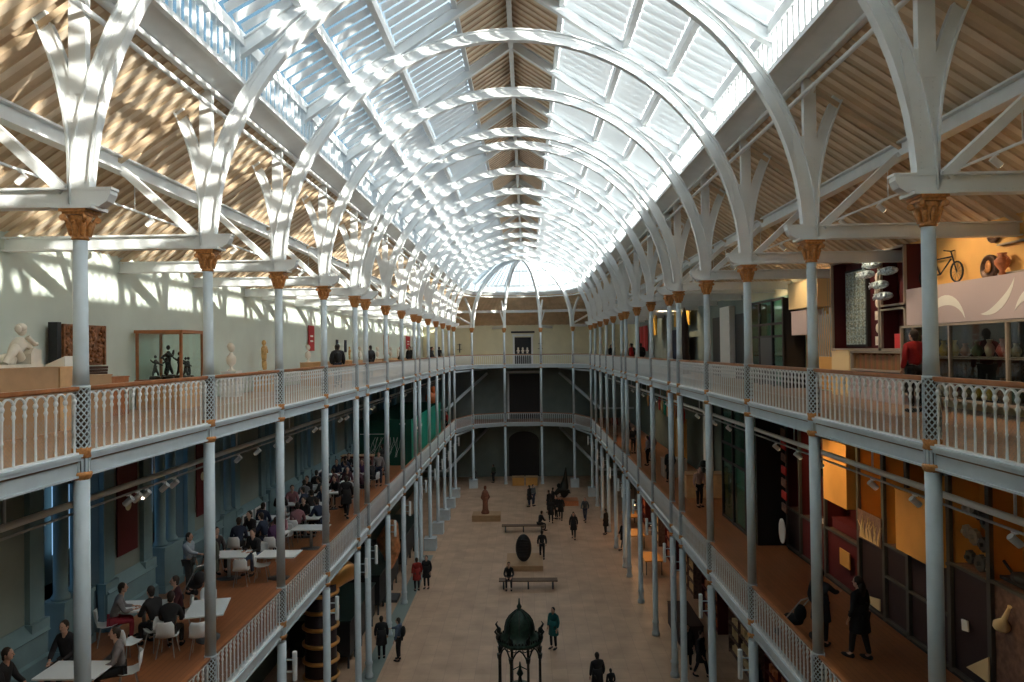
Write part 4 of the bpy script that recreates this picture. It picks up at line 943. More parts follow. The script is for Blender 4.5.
def case(name, x0, y0, y1, z0, z1, lining, label, shelves=(), posts=()):
    t = thing(name, label, 'display case', (x0, (y0+y1)/2, z0)); w = (y1-y0)/2; d = 9.9-x0; h = z1-z0
    b = MB().box(d-.04, d, -w, w, 0, h).box(.02, d, -w+.01, -w+.03, 0, h).box(.02, d, w-.03, w-.01, 0, h).box(.02, d, -w, w, 0, .03).box(.02, d, -w, w, h-.03, h); b.build('lining', lining, t)
    f = MB().box(-.04, .03, -w, -w+.05, 0, h).box(-.04, .03, w-.05, w, 0, h).box(-.04, .03, -w, w, 0, .05).box(-.04, .03, -w, w, h-.05, h)
    for p_ in posts: f.box(-.04, .03, p_-.025-(y0+y1)/2, p_+.025-(y0+y1)/2, 0, h)
    f.build('case_frame', M['frame'], t)
    for z in shelves: MB().box(.0, d, -w, w, z-z0-.02, z-z0+.02).build('shelf', M['frame'], t)
    return t
case('red_display_case', 9.45, 18.45, 21.3, 12.5, 15.05, M['dkred'], 'deep red display case holding the patterned tile panel')
M['tilep'] = mat('patterned_tile', (.32, .40, .40), .4, noise=.75, scale=16)
tp = thing('tile_panel', 'tall blue and cream patterned tile panel in the red case', 'tile panel', (9.8, 20.45, 12.6), 0)
MB().box(-.05, .05, -.66, .66, 0, 2.2).build('dark_frame', M['blackish'], tp); MB().box(-.07, -.05, -.58, .58, .06, 2.14).build('tiles', M['tilep'], tp); b = MB()
for i in range(5):
    for j in range(9): b.lathe([(.04, 0), (.03, .006), (.085, .007), (.08, .012), (.0, .013)], (0, 0, 0), 8)
b = MB()
for i in range(5):
    for j in range(9):
        y, z = -.46+i*.23, .18+j*.23
        for a in range(6): b.tube([(-.072, y, z), (-.075, y+.09*math.cos(a*PI/3), z+.09*math.sin(a*PI/3))], [.008, .018], 4)
b.build('floral_pattern', mat('tile_glaze', (.30, .33, .27), .35, noise=.6, scale=20), tp)
for k in range(6):
    b = MB().ell((0, 0, 0), (.03, .12, .13), 8, 6) if k % 2 else MB().box(-.03, .03, -.1, .1, -.12, .12).ell((-.03, 0, 0), (.02, .07, .09), 8, 6)
    simple('mask', b, M['marble'], (9.8, 19.3, 12.75+.34*k), 0, 'small pale carved object in the red case beside the tiles, %s from the bottom' % ORD[k], 'carving', 'pale carvings in the red case')
case('red_display_case', 9.45, 17.2, 18.4, 12.5, 13.55, M['dkred'], 'small deep red case with a bright red cube, lower of two')
case('red_display_case', 9.45, 17.2, 18.4, 13.6, 15.05, M['dkred'], 'dark red case with stacked silver fish shapes, upper of two')
simple('red_cube', MB().box(-.15, .15, -.22, .22, 0, .36), M['redbright'], (9.65, 17.65, 12.55), 0, 'bright red cube standing in the small red case', 'cube')
b = MB().lathe([(.05, 0), (.1, .1), (.05, .2), (.03, .26), (.06, .3)], n=10).ell((0, .03, .34), (.06, .09, .06), 8, 6); simple('vase', b, mat('pink_glaze', (.6, .2, .22), .3), (9.6, 17.32, 13.1), 0, 'small pink vase high at the right of the small red case', 'vase')
M['silver'] = mat('blue_silver', (.42, .52, .60), .35, .35, noise=.5, scale=22)
for k, (y, z) in enumerate(((18.25, 14.95), (18.4, 14.7), (18.75, 14.48), (18.05, 14.15), (17.85, 13.85), (17.6, 14.45))):
    b = MB().ell((0, 0, 0), (.12, .34, .11), 14, 6).tube([(0, .3, 0), (0, .42, .08)], [.03, .01], 5).tube([(0, .3, 0), (0, .42, -.08)], [.03, .01], 5)
    for q in range(6): b.lathe([(.02, 0)]*2, (0, 0, 0), 4) if False else b.ell((-.09, -.25+.1*q, .03*(-1)**q), (.05, .04, .05), 6, 4)
    simple('silver_fish', b, M['silver'], (9.25, y, z), .15, 'silvery blue fish shaped object, %s from the top of the stack' % ORD[k], 'ornament', 'silvery blue stack')
case('book_case', 9.45, 17.2, 20.1, 11.95, 12.48, M['mdf'], 'low case with a row of brown spines below the red cases')
for k in range(26):
    o = simple('book', MB().box(-.1, .1, -.045, .045, 0, .36+.05*((k*7) % 3)/2), mat('spine_%d' % k, (.22+.05*(k % 3), .12+.02*(k % 2), .05), .6) if k < 3 else bpy.data.materials['spine_%d' % (k % 3)], (9.62, 17.35+k*.104, 12.0), 0, 'brown spined book in the low case, %s' % ('at the near end' if k < 9 else 'in the middle' if k < 18 else 'at the far end'), 'book', 'brown books in the low case')
crate('cream_block', 9.4, 9.85, 20.15, 21.3, 11.2, 12.48, M['cream'], 'cream block below the left end of the red case', 'block')
crate('case_base', 9.35, 9.9, 17.2, 20.1, F2, 11.93, M['pink'], 'pale base under the low book case', 'base')
crate('cream_hanging_box', 9.3, 9.85, 22.0, 24.4, 13.87, 14.75, M['cream'], 'large cream box mounted high beside the mustard wall', 'box')
crate('pink_wall_box', 9.35, 9.85, 23.0, 24.3, 13.0, 13.8, M['pink'], 'small pinkish box below the large cream box', 'box')
crate('cream_hanging_box', 9.3, 9.85, 12.0, 12.85, 13.85, 15.2, M['cream'], 'tall cream box at the right edge of the mustard wall', 'box')
for k in range(9):
    y = 21.5+k*.16; simple('silver_strip', MB().tube([(0, .02*math.sin(j), 12.3+.1*j) for j in range(int(14+(k % 3)))], .025, 5).tube([(0, 0, 13.7), (0, 0, 15.33)], .006, 4), M['steel'], (9.6, y, 0), 0, 'thin silvery hanging strip, %s of the curtain before the mustard wall' % ORD[k], 'strip', 'silvery hanging strips')
# pink wave panel
wp = thing('wave_panel', 'long pale pink panel with white wave drawing above the dark case', 'panel', (9.45, 13.7, 13.1)); MB().box(0, .4, -3.5, 3.5, 0, .85).build('board', M['pink'], wp)
for (cy, cz, R, w_, a0, a1) in ((1.9, -.1, .7, .22, .2, 2.9), (.5, .9, .8, .16, 3.3, 5.0), (-.9, -.05, .65, .2, .3, 2.4), (-2.0, .85, .6, .14, 3.4, 5.6)):
    pts = [(cy+R*math.cos(a0+(a1-a0)*j/14), cz+R*math.sin(a0+(a1-a0)*j/14)) for j in range(15)]; pi_ = [(cy+(R-w_*math.sin(PI*j/14))*math.cos(a0+(a1-a0)*j/14), cz+(R-w_*math.sin(PI*j/14))*math.sin(a0+(a1-a0)*j/14)) for j in range(15)]
    cl_ = lambda q: (min(3.45, max(-3.45, q[0])), min(.83, max(.02, q[1])))
    b = MB()
    for j in range(14): b.prism([cl_(q) for q in (pts[j], pts[j+1], pi_[j+1], pi_[j])], 'X', -.006, 0)
    b.build('white_wave', M['whitewall'], wp)
dc = case('dark_glass_case', 9.3, 10.2, 17.15, F2+.25, 13.08, M['blackish'], 'long dark glazed case under the pink wave panel', (12.35,), (11.8, 13.4, 15.2, 16.6))
MB().add([(.0, -3.4, .05), (.0, 3.4, .05), (.0, 3.4, 1.6), (.0, -3.4, 1.6)], [(0, 1, 2, 3)]).build('glass_pane', M['dkglass'], dc, fix=False)
rn = random.Random(8); pal = [(.5, .34, .06), (.3, .25, .12), (.45, .12, .1), (.5, .45, .35), (.1, .16, .1), (.3, .14, .08), (.55, .40, .10)]
for k in range(34):
    y = 10.5+(k % 17)*.39; z = 12.38 if k < 17 else 11.5; h = rn.uniform(.25, .5)
    b = MB().lathe([(.06, 0), (.11*rn.uniform(.7, 1.2), h*.3), (.09, h*.55), (.04, h*.8), (.06, h)], n=9)
    simple('artefact', b, mat('artefact_%d' % k, pal[k % 7], .5) if k < 7 else bpy.data.materials['artefact_%d' % (k % 7)], (9.6, y, z), 0, '%s coloured artefact on the %s shelf of the long dark case' % (['ochre', 'brown', 'red', 'cream', 'green', 'rust', 'golden'][k % 7], 'upper' if k < 17 else 'lower'), 'artefact', '%s artefacts on the %s shelf' % (['ochre', 'brown', 'red', 'cream', 'green', 'rust', 'golden'][k % 7], 'upper' if k < 17 else 'lower'))
# bicycle on the wall
bk = thing('bicycle', 'small black bicycle hung on the mustard wall', 'bicycle', (9.78, 16.35, 13.97))
def ring(y, z, R, r, n=20): return [(0, y+R*math.cos(2*PI*j/n), z+R*math.sin(2*PI*j/n)) for j in range(n+1)]
for y, nm in ((-.62, 0), (.62, 1)):
    wl = MB().tube(ring(y, .25, .22, .02), .02, 6, False).build('wheel', M['black'], bk); b = MB()
    for j in range(10): b.tube([(0, y, .25), (0, y+.21*math.cos(j*PI/5), .25+.21*math.sin(j*PI/5))], .004, 4)
    b.build('spokes', M['darkgrey'], wl)
b = MB()
for a_, c_ in (((.62, .25), (.25, .6)), ((.25, .6), (.0, .25)), ((.62, .25), (0, .25)), ((0, .25), (-.42, .55)), ((.25, .6), (-.42, .6)), ((-.42, .72), (-.62, .25)), ((.25, .6), (.27, .72))): b.tube([(0, *a_), (0, *c_)], .018, 6)
b.build('frame', M['black'], bk); MB().ell((0, .27, .74), (.05, .12, .03), 8, 5).build('saddle', M['black'], bk); MB().tube([(-.16, -.42, .74), (.0, -.42, .72), (.08, -.42, .74)], .015, 6).build('handlebar', M['black'], bk)
for k, (y, z, r) in enumerate(((14.55, 14.87, .2), (14.7, 14.18, .27))):
    t = thing('roundel', '%s round dark bronze roundel on the mustard wall' % ('smaller upper' if k == 0 else 'larger lower'), 'roundel', (9.8, y, z), 0, 'bronze roundels'); m_ = mat('roundel_%d' % k, (.09, .05, .035), .4, .4, noise=.4, scale=14)
    q = MB().lathe([(r, 0), (r, .05), (r*.8, .07), (r*.75, .04), (.001, .04)], n=24).build('dish', m_, t); q.rotation_euler = (0, -PI/2, 0); q.location = (.05, 0, 0); b = MB().ell((.0, 0, .02), (.03, r*.4, r*.5), 8, 6).ell((0, r*.2, -.05), (.03, r*.3, r*.2), 8, 6); b.build('relief', M['gold'], t)
b = MB().lathe([(.05, -.22), (.07, -.18), (.04, -.12), (.13, .02), (.14, .1), (.06, .17), (.09, .24)], n=12).tube([(0, .12, .08), (0, .2, .12), (0, .08, .2)], .015, 5).tube([(0, -.12, .08), (0, -.2, .12), (0, -.08, .2)], .015, 5)
simple('amphora', b, M['terracotta'], (9.7, 14.12, 14.17), 0, 'orange two handled amphora beside the lower roundel', 'vase')
for k, z in enumerate((14.02, 14.6)): simple('wall_bracket', MB().box(-.02, .1, -.5, .5, -.015, .015), M['frame'], (9.8, 13.9, z), 0, '%s thin shelf bracket on the mustard wall' % ('lower' if k == 0 else 'upper'), 'bracket', 'shelf brackets')
person(8.55, 15.2, F2, 10*D, 'stand', 'person in bright red top before the long dark case', (.30, .012, .014), 'black')
person(7.2, 10.9, F2, 200*D, 'stand', 'person in pink top near the right end of the long case', (.45, .22, .26), 'black') if False else None
# glazed lift and doorways further along
lf = thing('glazed_lift', 'dark framed green glass lift on the right upper gallery', 'lift', (9.2, 26.5, F2)); b = MB()
for y in (-1.9, -.8, .6, 1.9): b.box(-.05, .05, y-.05, y+.05, 0, 3.1)
for z in (1.75, 2.2, 3.05): b.box(-.04, .04, -1.9, 1.9, z, z+.08)
b.box(0, .7, -1.95, -1.85, 0, 3.1).box(0, .7, 1.85, 1.95, 0, 3.1); b.build('lift_frame', M['blackish'], lf)
MB().box(-.01, .01, -1.85, 1.85, .05, 3.05).build('glass_wall', M['greenglass'], lf); MB().box(-.03, .05, -.7, .5, .05, 1.75).build('lift_door', M['darkgrey'], lf)
M['mint'] = mat('mint_wall', (.30, .48, .40), .6)
wallpanel('mint_wall_panel', M['mint'], 24.6, 31.0, F2+.02, 14.5, 9.88, 'mint green lit wall behind the glazed lift')
wallpanel('white_wall_panel', M['greywall'], 31.1, 60, F2+.02, 14.9, 9.89, 'grey wall of the right upper gallery beyond the lift', 'wall')
for k, (y0, y1) in enumerate(((31.3, 32.5), (34.2, 36.4))): wallpanel('doorway_shade_sheet', M['blackish'], y0, y1, F2+.02, 14.1, 9.84, 'near-black sheet painted as the shade in a tall doorway, %s beyond the lift on the right upper gallery' % ORD[k], 'doorway', .03, 'doorways painted dark')  # solid sheets on the wall, doorway darkness painted in
wallpanel('white_pier', M['whitewall'], 32.55, 34.15, F2+.02, 14.5, 9.6, 'white pier between the two dark doorways', 'pier', .25)
wallpanel('yellow_banner', mat('bright_yellow', (.75, .42, .05), .7), 40, 44.2, 13.9, 14.9, 9.5, 'broad yellow banner high on the right upper gallery', 'banner')
wallpanel('yellow_banner', bpy.data.materials['bright_yellow'], 48.5, 50.2, 13.5, 15.0, 9.2, 'narrow yellow banner hanging farther back on the right', 'banner')
wallpanel('dark_screen', M['navy'], 40, 46, F2, 13.7, 9.4, 'dark blue screen wall beneath the broad yellow banner', 'screen')
b = MB().lathe([(.3, 0), (.28, .3), (.22, .5), (.3, .9), (.2, 1.2), (.26, 1.6), (.18, 2.0), (.24, 2.5), (.15, 2.9), (.1, 3.3), (.02, 3.6)], n=10)
for k in range(3): b.ell((-.2, 0, .8+.8*k), (.12, .22, .18), 8, 6)
simple('totem', b, mat('dark_wood_totem', (.05, .025, .02), .5), (8.9, 38.6, F2), 0, 'tall dark carved totem on the right upper gallery', 'totem')
for k in range(5): wallpanel('red_costume', M['redbright'] if k % 2 else M['redcloth'], 53+k*.9, 53.6+k*.9, 12.4+.1*(k % 2), 14.3, 9.3, 'hanging red textile, %s of the row far down the right upper gallery' % ORD[k], 'textile', .08, 'red textiles')
person(7.3, 47.3, F2, 1.2, 'stand', 'person in bright red beside the far columns on the right upper gallery', (.6, .02, .02), 'black', True)
for k, (x, y) in enumerate(((7.6, 45.2), (7.4, 52.5), (7.8, 50.3), (7.3, 58.5))): person(x, y, F2, k*1.3, 'stand', 'dark clothed visitor, %s along the right upper gallery' % ORD[k], 'black', 'black', k % 2 == 0)
b = MB().lathe([(.25, 0), (.3, .5), (.28, .55)], n=10)
for k in range(20):
    a = k*2.4; b.tube([(0, 0, .5), (.2*math.cos(a), .2*math.sin(a), 1.0+.02*k), (.45*math.cos(a), .45*math.sin(a), 1.1+.03*k)], [.02, .06, .01], 4)
simple('potted_plant', b, mat('dark_leaf', (.03, .06, .03), .6), (7.6, 61.3, F2), 0, 'dark potted plant at the far right corner of the upper gallery', 'plant')

for o in list(COL.objects):
    if o.name.startswith(('yellow_banner', 'red_costume')):
        b = MB(); ys_ = [v.co.y for v in o.data.vertices]; zt = max(v.co.z for v in o.data.vertices); top = 17.78-SL*(o.location.x-5.9)-o.location.z
        for y in (min(ys_)+.05, max(ys_)-.05): b.tube([(.03, y, zt-.02), (.03, y, top)], .012, 5)
        b.build('hanging_cord', M['wire'], o)
# ------------------------------------------------------------------ lower gallery, right side showcases
M['orange'] = mat('amber_case_wall', (.66, .33, .085), .6, noise=.06, scale=2)
M['plum'] = mat('dark_plum_panel', (.035, .022, .026), .5); M['steelframe'] = mat('dark_steel_frame', (.10, .10, .095), .45, .3); M['brownp'] = mat('brown_print_panel', (.17, .10, .08), .6, noise=.35, scale=9)
ysec = [10.6, 12.3, 13.9, 15.2, 16.85, 17.95, 19.3, 21.45, 23.4, 24.6]
zmid = [8.15, 8.15, 8.1, 8.05, 7.75, 7.6, 7.3, 7.2, 7.2]
for k in range(9):
    y0, y1 = ysec[k], ysec[k+1]; w = (y1-y0)/2; zm = zmid[k]-F1-.05
    t = thing('wall_showcase', 'tall dark framed showcase with %s upper part, %s from the near end' % ('amber' if k in (0, 1, 2, 3, 5) else 'dark' if k > 6 else 'glowing amber', ORD[k]), 'display case', (9.2, (y0+y1)/2, F1), 0, 'lower right showcases')
    f = MB()
    for y in (-w, w-.06): f.box(-.04, .04, y, y+.06, .05, 4.6)
    for z in (.12, zm, 4.55): f.box(-.04, .04, -w, w, z-.03, z+.03)
    if k in (0, 3, 4): f.box(-.04, .04, -w, w, 1.15, 1.2)
    f.build('steel_frame', M['steelframe'], t)
    MB().box(.0, .7, -w, w, 0, .12).build('plinth', M['blackish'], t)
    MB().box(.62, .7, -w, w, zm, 4.6).box(.04, .62, w-.02, w, zm, 4.6).box(.04, .62, -w, -w+.02, zm, 4.6).build('upper_lining', M['orange'] if k < 7 and k != 6 else M['red'], t)
    MB().box(.02, .7, -w, w, zm-.04, zm).build('shelf', M['brownp'], t)
    MB().box(.05, .62, -w+.03, w-.03, .14, zm-.05).build('lower_panel', [M['brownp'], M['brownp'], M['plum'], M['plum'], M['plum'], M['plum'], M['red'], M['red'], M['plum']][k], t)
def flatp(name, m, y, z, pts, x, label, cat, th=.03, grp=None):
    return simple(name, MB().prism(pts, 'X', 0, th), m, (x, y, z), 0, label, cat, grp)
crate('amber_box', 8.95, 9.75, 19.45, 20.95, 8.2, 9.95, M['cream_o'] if 'cream_o' in M else M['orange'], 'large amber box projecting from the sixth showcase', 'box')
crate('amber_box', 8.9, 9.75, 15.3, 16.8, 7.9, 9.3, M['orange'], 'pale amber box projecting behind the nearest right column', 'box')
for r in range(3):
    for c in range(7): simple('arrowhead', MB().prism([(-.02, 0), (.02, 0), (.035, .22), (0, .34), (-.035, .22)], 'X', 0, .02), M['redcloth'] if r < 1 else M['bronze'], (9.7, 18.1+c*.16, 7.9+.42*r+.25), 0, 'slender dark blade shape mounted in row %s of the amber rack' % ORD[r], 'blade', 'blade shapes on the amber rack')
rk = random.Random(4); b = MB().box(-.02, 0, -.62, .62, 0, .75).build('panel_board', M['brownp']); t = b; b.location = (9.15, 18.6, 7.55); tag(b, 'brown panel with pale branching coral drawing under the blade rack', 'panel')
q = MB()
for i in range(16):
    y = -.5+i*.065; q.tube([(-.03, y, .04), (-.03, y+rk.uniform(-.1, .1), .3), (-.03, y+rk.uniform(-.2, .2), .45+.2*rk.random())], [.016, .012, .005], 4)
q.build('coral_drawing', M['cream'], b)
for k, (y, z, r) in enumerate(((14.95, 9.25, .12), (14.6, 9.2, .1), (14.35, 9.1, .15), (14.75, 8.7, .15), (14.45, 8.62, .13), (14.2, 8.6, .13), (15.0, 8.75, .12), (14.9, 8.25, .12), (14.55, 8.22, .16), (14.2, 8.2, .14), (14.1, 9.05, .1))):
    b = MB().tube([(-.05, 0, 0), (.05, 0, 0)], r, 12).tube([(-.12, 0, 0), (.12, 0, 0)], r*.35, 8)
    for j in range(8): a = j*PI/4; b.bx((0, r*math.cos(a), r*math.sin(a)), (.08, .04, .04))
    simple('machine_gear', b, M['darkgrey'] if k % 3 else M['steel'], (9.45, y, z), 0, 'dark gear wheel in the amber showcase by the near column, %s of the cluster' % ORD[k], 'gear', 'gear wheels in the amber showcase')
b = MB().ell((0, 0, .12), (.2, .35, .12), 10, 6).box(-.15, .15, -.5, .5, 0, .06).tube([(0, .3, .1), (0, .6, .3)], .03, 5)
simple('model_train', b, M['blackish'], (9.4, 13.2, 8.2), 0, 'black model engine at the right edge of the lower showcases', 'model')
simple('pale_flask', MB().lathe([(.14, 0), (.15, .06), (.05, .2), (.03, .5), (.04, .55)], n=10), M['cream'], (9.12, 13.5, 7.35), .0, 'white flask shape on the brown print panel', 'flask').rotation_euler = (.5, 0, 0)
flatp('white_card', M['whitewall'], 14.6, 6.95, [(-.1, -.08), (.1, -.12), (.12, .1), (-.08, .13)], 9.12, 'small white card on the black lower panel', 'card')
flatp('cream_wedge', M['cream'], 14.2, 6.15, [(-.35, 0), (.35, 0), (.1, .18), (-.35, .5)], 9.1, 'large cream paper wedge low on the black panel', 'card')
flatp('cream_wedge', M['cream'], 18.55, 5.98, [(-.5, 0), (.45, 0), (.45, .1), (-.5, .3)], 9.1, 'long cream strip at the foot of the showcase below the coral panel', 'card')
flatp('orange_tag', M['orange'], 12.7, 6.6, [(-.14, 0), (.14, .02), (.14, .14), (-.14, .12)], 9.1, 'small orange tag at the lower right showcase', 'card')
flatp('amber_print', M['orange'], 20.0, 6.5, [(-.3, 0), (.3, 0), (.3, .45), (-.3, .45)], 9.1, 'amber figure print on the dark red panel', 'print')
flatp('floral_roundel', M['whitewall'], 24.3, 6.4, [(.3*math.cos(j*PI/8), .42*math.sin(j*PI/8)) for j in range(16)], 8.9, 'white oval panel with dark flower at the end of the showcases', 'panel')
for k in range(7): flatp('pattern_plate', M['redcloth'] if k % 2 else M['brownp'], 24.2, 7.05+k*.42, [(-.2, 0), (.22, .05), (.2, .3), (-.22, .26)], 8.95, 'small patterned plate in the column above the white oval, %s from below' % ORD[k], 'plate', .04, 'patterned plates')
simple('hanging_mask', MB().ell((0, 0, 0), (.15, .25, .3), 10, 8).tube([(0, 0, .3), (0, 0, 1.0)], .01, 4), M['blackish'], (9.4, 22.2, 8.9), 0, 'dark round helmet hanging in the red lined showcase', 'helmet')
simple('white_cup', MB().lathe([(.06, 0), (.08, .02), (.09, .14)], n=10), M['whitewall'], (9.3, 21.8, 7.25), 0, 'small white cup on the red shelf', 'cup')
crate('red_shelf_block', 9.3, 9.8, 19.5, 21.2, 7.31, 7.6, M['red'], 'low red block on the red lined showcase shelf', 'block')
# glazed lift shaft on the lower gallery, desk and staff
lf = thing('glazed_lift', 'dark framed glass lift shaft on the lower right gallery', 'lift', (8.35, 27.2, F1)); b = MB()
for y in (-2.2, -.9, .7, 2.2): b.box(-.05, .05, y-.05, y+.05, 0, 4.9)
for z in (0, 2.3, 3.0, 4.8): b.box(-.04, .04, -2.2, 2.2, z, z+.1)
b.box(0, 1.5, -2.25, -2.15, 0, 4.9); b.build('lift_frame', M['blackish'], lf); MB().box(-.01, .01, -2.1, 2.1, .05, 4.85).build('glass_wall', M['greenglass'], lf)
MB().box(.1, .15, -.8, .6, .1, 2.25).build('lift_door', M['mint'], lf); MB().box(1.45, 1.5, -2.2, 2.2, 0, 4.9).build('back_panel', M['darkgrey'], lf)
fig = person(8.75, 26.8, F1, PI/2, 'stand', 'dark figure inside the glass lift on the lower right gallery', 'navy', 'black')
wallpanel('amber_light_wall', M['orange'], 24.7, 26.0, 8.8, 10.7, 9.85, 'amber wall glimpsed above the lower lift', 'panel')
dk = thing('reception_desk', 'long tan reception desk behind the lift on the lower right gallery', 'desk', (8.5, 33.2, F1)); MB().box(-.9, 1.0, -.4, .4, 0, 1.05).build('cabinet', M['oak'], dk); MB().box(-.95, 1.05, -.45, .45, 1.05, 1.1).build('worktop', M['mdf'], dk)
person(7.75, 31.0, F1, 200*D, 'stand', 'person in pale pink top and dark trousers standing at the desk', (.42, .26, .22), 'black')
simple('flower_vase', MB().lathe([(.08, 0), (.1, .15), (.05, .25)], n=8).ell((0, 0, .4), (.2, .2, .18), 8, 6), M['bronze'], (8.5, 33.2, F1+1.1), 0, 'dark bouquet in a vase on the reception desk', 'vase')
crate('grey_counter', 7.6, 8.8, 38.0, 39.0, F1, 6.7, M['frame'], 'grey counter further along the lower right gallery', 'counter')
for k in range(2): crate('amber_lightbox', 8.8, 9.3, 40.2+k*1.2, 40.8+k*1.2, 6.3, 8.6, M['orange'], 'thin amber light panel, %s past the grey counter' % ORD[k], 'panel', 'thin amber panels')
wallpanel('white_pier', M['whitewall'], 36.5, 37.3, F1+.02, 10.6, 9.5, 'tall white pier beyond the reception desk', 'pier', .3)
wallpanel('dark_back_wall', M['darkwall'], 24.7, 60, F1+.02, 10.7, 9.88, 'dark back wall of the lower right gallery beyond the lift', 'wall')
wallpanel('amber_light_wall', M['orange'], 44.5, 48.5, 8.0, 10.0, 9.8, 'amber lit wall patch far down the lower right gallery', 'panel')
for k in range(8):
    c = [M['redcloth'], M['orange'], M['terracotta'], M['green'], M['cream'], M['redbright'], M['navy'], M['orange']][k]
    simple('hanging_kite', MB().prism([(-.3, 0), (0, -.5), (.3, 0), (0, .35)], 'X', -.04, .04).tube([(0, 0, .3), (0, 0, 1.3)], .008, 4), c, (8.2+.15*(k % 3), 36+1.6*k, 9.3), 0, 'coloured hanging shape, %s of those hung along the lower right gallery' % ORD[k], 'hanging shape', 'hanging coloured shapes')
for k, (x, y, c) in enumerate(((7.6, 36.5, 'black'), (7.4, 42, (.3, .3, .32)), (8.0, 44, (.08, .05, .12)), (7.3, 47, 'black'), (7.7, 52, 'navy'), (7.2, 56, (.2, .03, .03)))): person(x, y, F1, k*1.1, 'stand' if k % 2 else 'walk', 'small distant visitor, %s past the desk on the lower right gallery' % ORD[k], c, 'black', k % 2 == 0)
# the two dark visitors
o = person(7.62, 15.9, F1, 35*D, 'stroll', 'person in long black coat walking away on the lower right gallery', 'black', 'black', True, hair=(.035, .02, .015)); o.scale = (1.12, 1.12, 1.03); MB().ell((0, -.06, 1.5), (.09, .06, .18), 10, 8).build('long_hair', M['hair'], o)
person(7.05, 16.6, F1, -50*D, 'reach', 'person in black pushing a pushchair behind the second right column', (.03, .03, .035), 'black', True)
o = dup(bg_, (6.65, 17.1, F1), 35*D, 'dark pushchair beside the railing on the lower right gallery'); o.pop('group', None)
# ------------------------------------------------------------------ ground floor
M['benchwood'] = mat('bench_wood', (.13, .075, .045), .5, noise=.2, scale=8)
def bench(x0, x1, y, label, copy=None):
    t = thing('long_bench', label, 'bench', ((x0+x1)/2, y, 0), 0, 'long wooden benches'); w = (x1-x0)/2; b = MB()
    for k in range(4): b.box(-w, w, -.26+k*.135, -.15+k*.135, .4, .46)
    b.build('seat', M['benchwood'], t)
    for sx in (-w+.25, 0, w-.25): MB().box(sx-.04, sx+.04, -.24, .24, 0, .4).build('leg', M['darkgrey'], t)
bench(-1.25, 1.85, 37.9, 'long dark wooden bench in front of the black oval stone'); bench(-1.5, 1.5, 49.6, 'long dark wooden bench behind the black oval stone')
person(-.72, 37.9, 0, PI, 'sit', 'dark person sitting at the left end of the nearer long bench', 'black', 'black', True)
person(1.1, 49.6, 0, -1.0, 'sit_lean', 'dark person lounging on the right end of the farther long bench', 'black', 'black', True)
b = MB().box(-1.05, 1.05, -1.3, 1.3, 0, .3); simple('low_plinth', b, M['mdf'], (.1, 42.0, 0), 0, 'low tan square plinth under the black oval stone', 'plinth')
b = MB().ell((0, 0, .8), (.47, .2, .8), 20, 14)
for k in range(7): b.ell((0, -.19+.0*k, .35+.16*k), (.3, .03, .03), 8, 5)
simple('oval_stone', b, M['blackish'], (.05, 41.6, .29), 0, 'upright black oval stone sculpture on a low tan plinth', 'sculpture')
simple('low_plinth', MB().box(-1.05, 1.05, -.7, .7, 0, .45), M['mdf'], (-2.75, 53.2, 0), 0, 'low tan plinth under the slim reddish statue', 'plinth')
b = MB().lathe([(.3, 0), (.32, .1), (.22, .3), (.2, .8), (.24, 1.2), (.26, 1.5), (.2, 1.65), (.08, 1.78)], n=12).ell((0, 0, 1.92), (.11, .12, .16), 10, 8).tube([(.2, 0, 1.5), (.3, .05, 1.2), (.18, .15, 1.0)], .05, 6).tube([(-.2, 0, 1.5), (-.3, .05, 1.15), (-.15, .15, .95)], .05, 6)
simple('slim_statue', b, mat('dark_terracotta', (.22, .08, .045), .6, noise=.3, scale=8), (-2.85, 53.2, .45), 0, 'slim reddish standing statue on a low tan plinth', 'statue')
simple('low_plinth', MB().box(-.9, .9, -.7, .7, 0, .4), M['terracotta'], (3.5, 58.2, 0), 0, 'reddish plinth under the tall dark statue group', 'plinth')
vv, ff = skinned([(0, 0, .5), (0, .05, 1.0), (.05, .05, 1.5), (.1, 0, 2.0), (.15, 0, 2.7), (-.4, -.1, .9), (-.8, -.2, .5), (.4, 0, .8), (-.3, .1, .3)], [(0, 1), (1, 2), (2, 3), (3, 4), (1, 5), (5, 6), (0, 7), (0, 8)], [.5, .42, .28, .16, .05, .25, .18, .3, .35], 2)
simple('dark_statue', MB().add(vv, ff, True).ell((-.45, -.2, 1.25), (.17, .17, .2), 10, 8), M['bronze'], (3.3, 58.2, .3), 0, 'tall dark draped statue with pointed top on a reddish plinth', 'statue')
for k in range(2):
    t = thing('floor_case', 'low warm orange wooden case before the far doorway, %s one' % ('left' if k == 0 else 'right'), 'display case', (-.55+k*1.25, 66.6, 0), 0, 'low cases at the far end'); MB().box(-.55, .55, -.4, .4, 0, .75).build('cabinet', M['orange'], t); MB().box(-.58, .58, -.43, .43, .75, .8).build('top', M['mdf'], t)
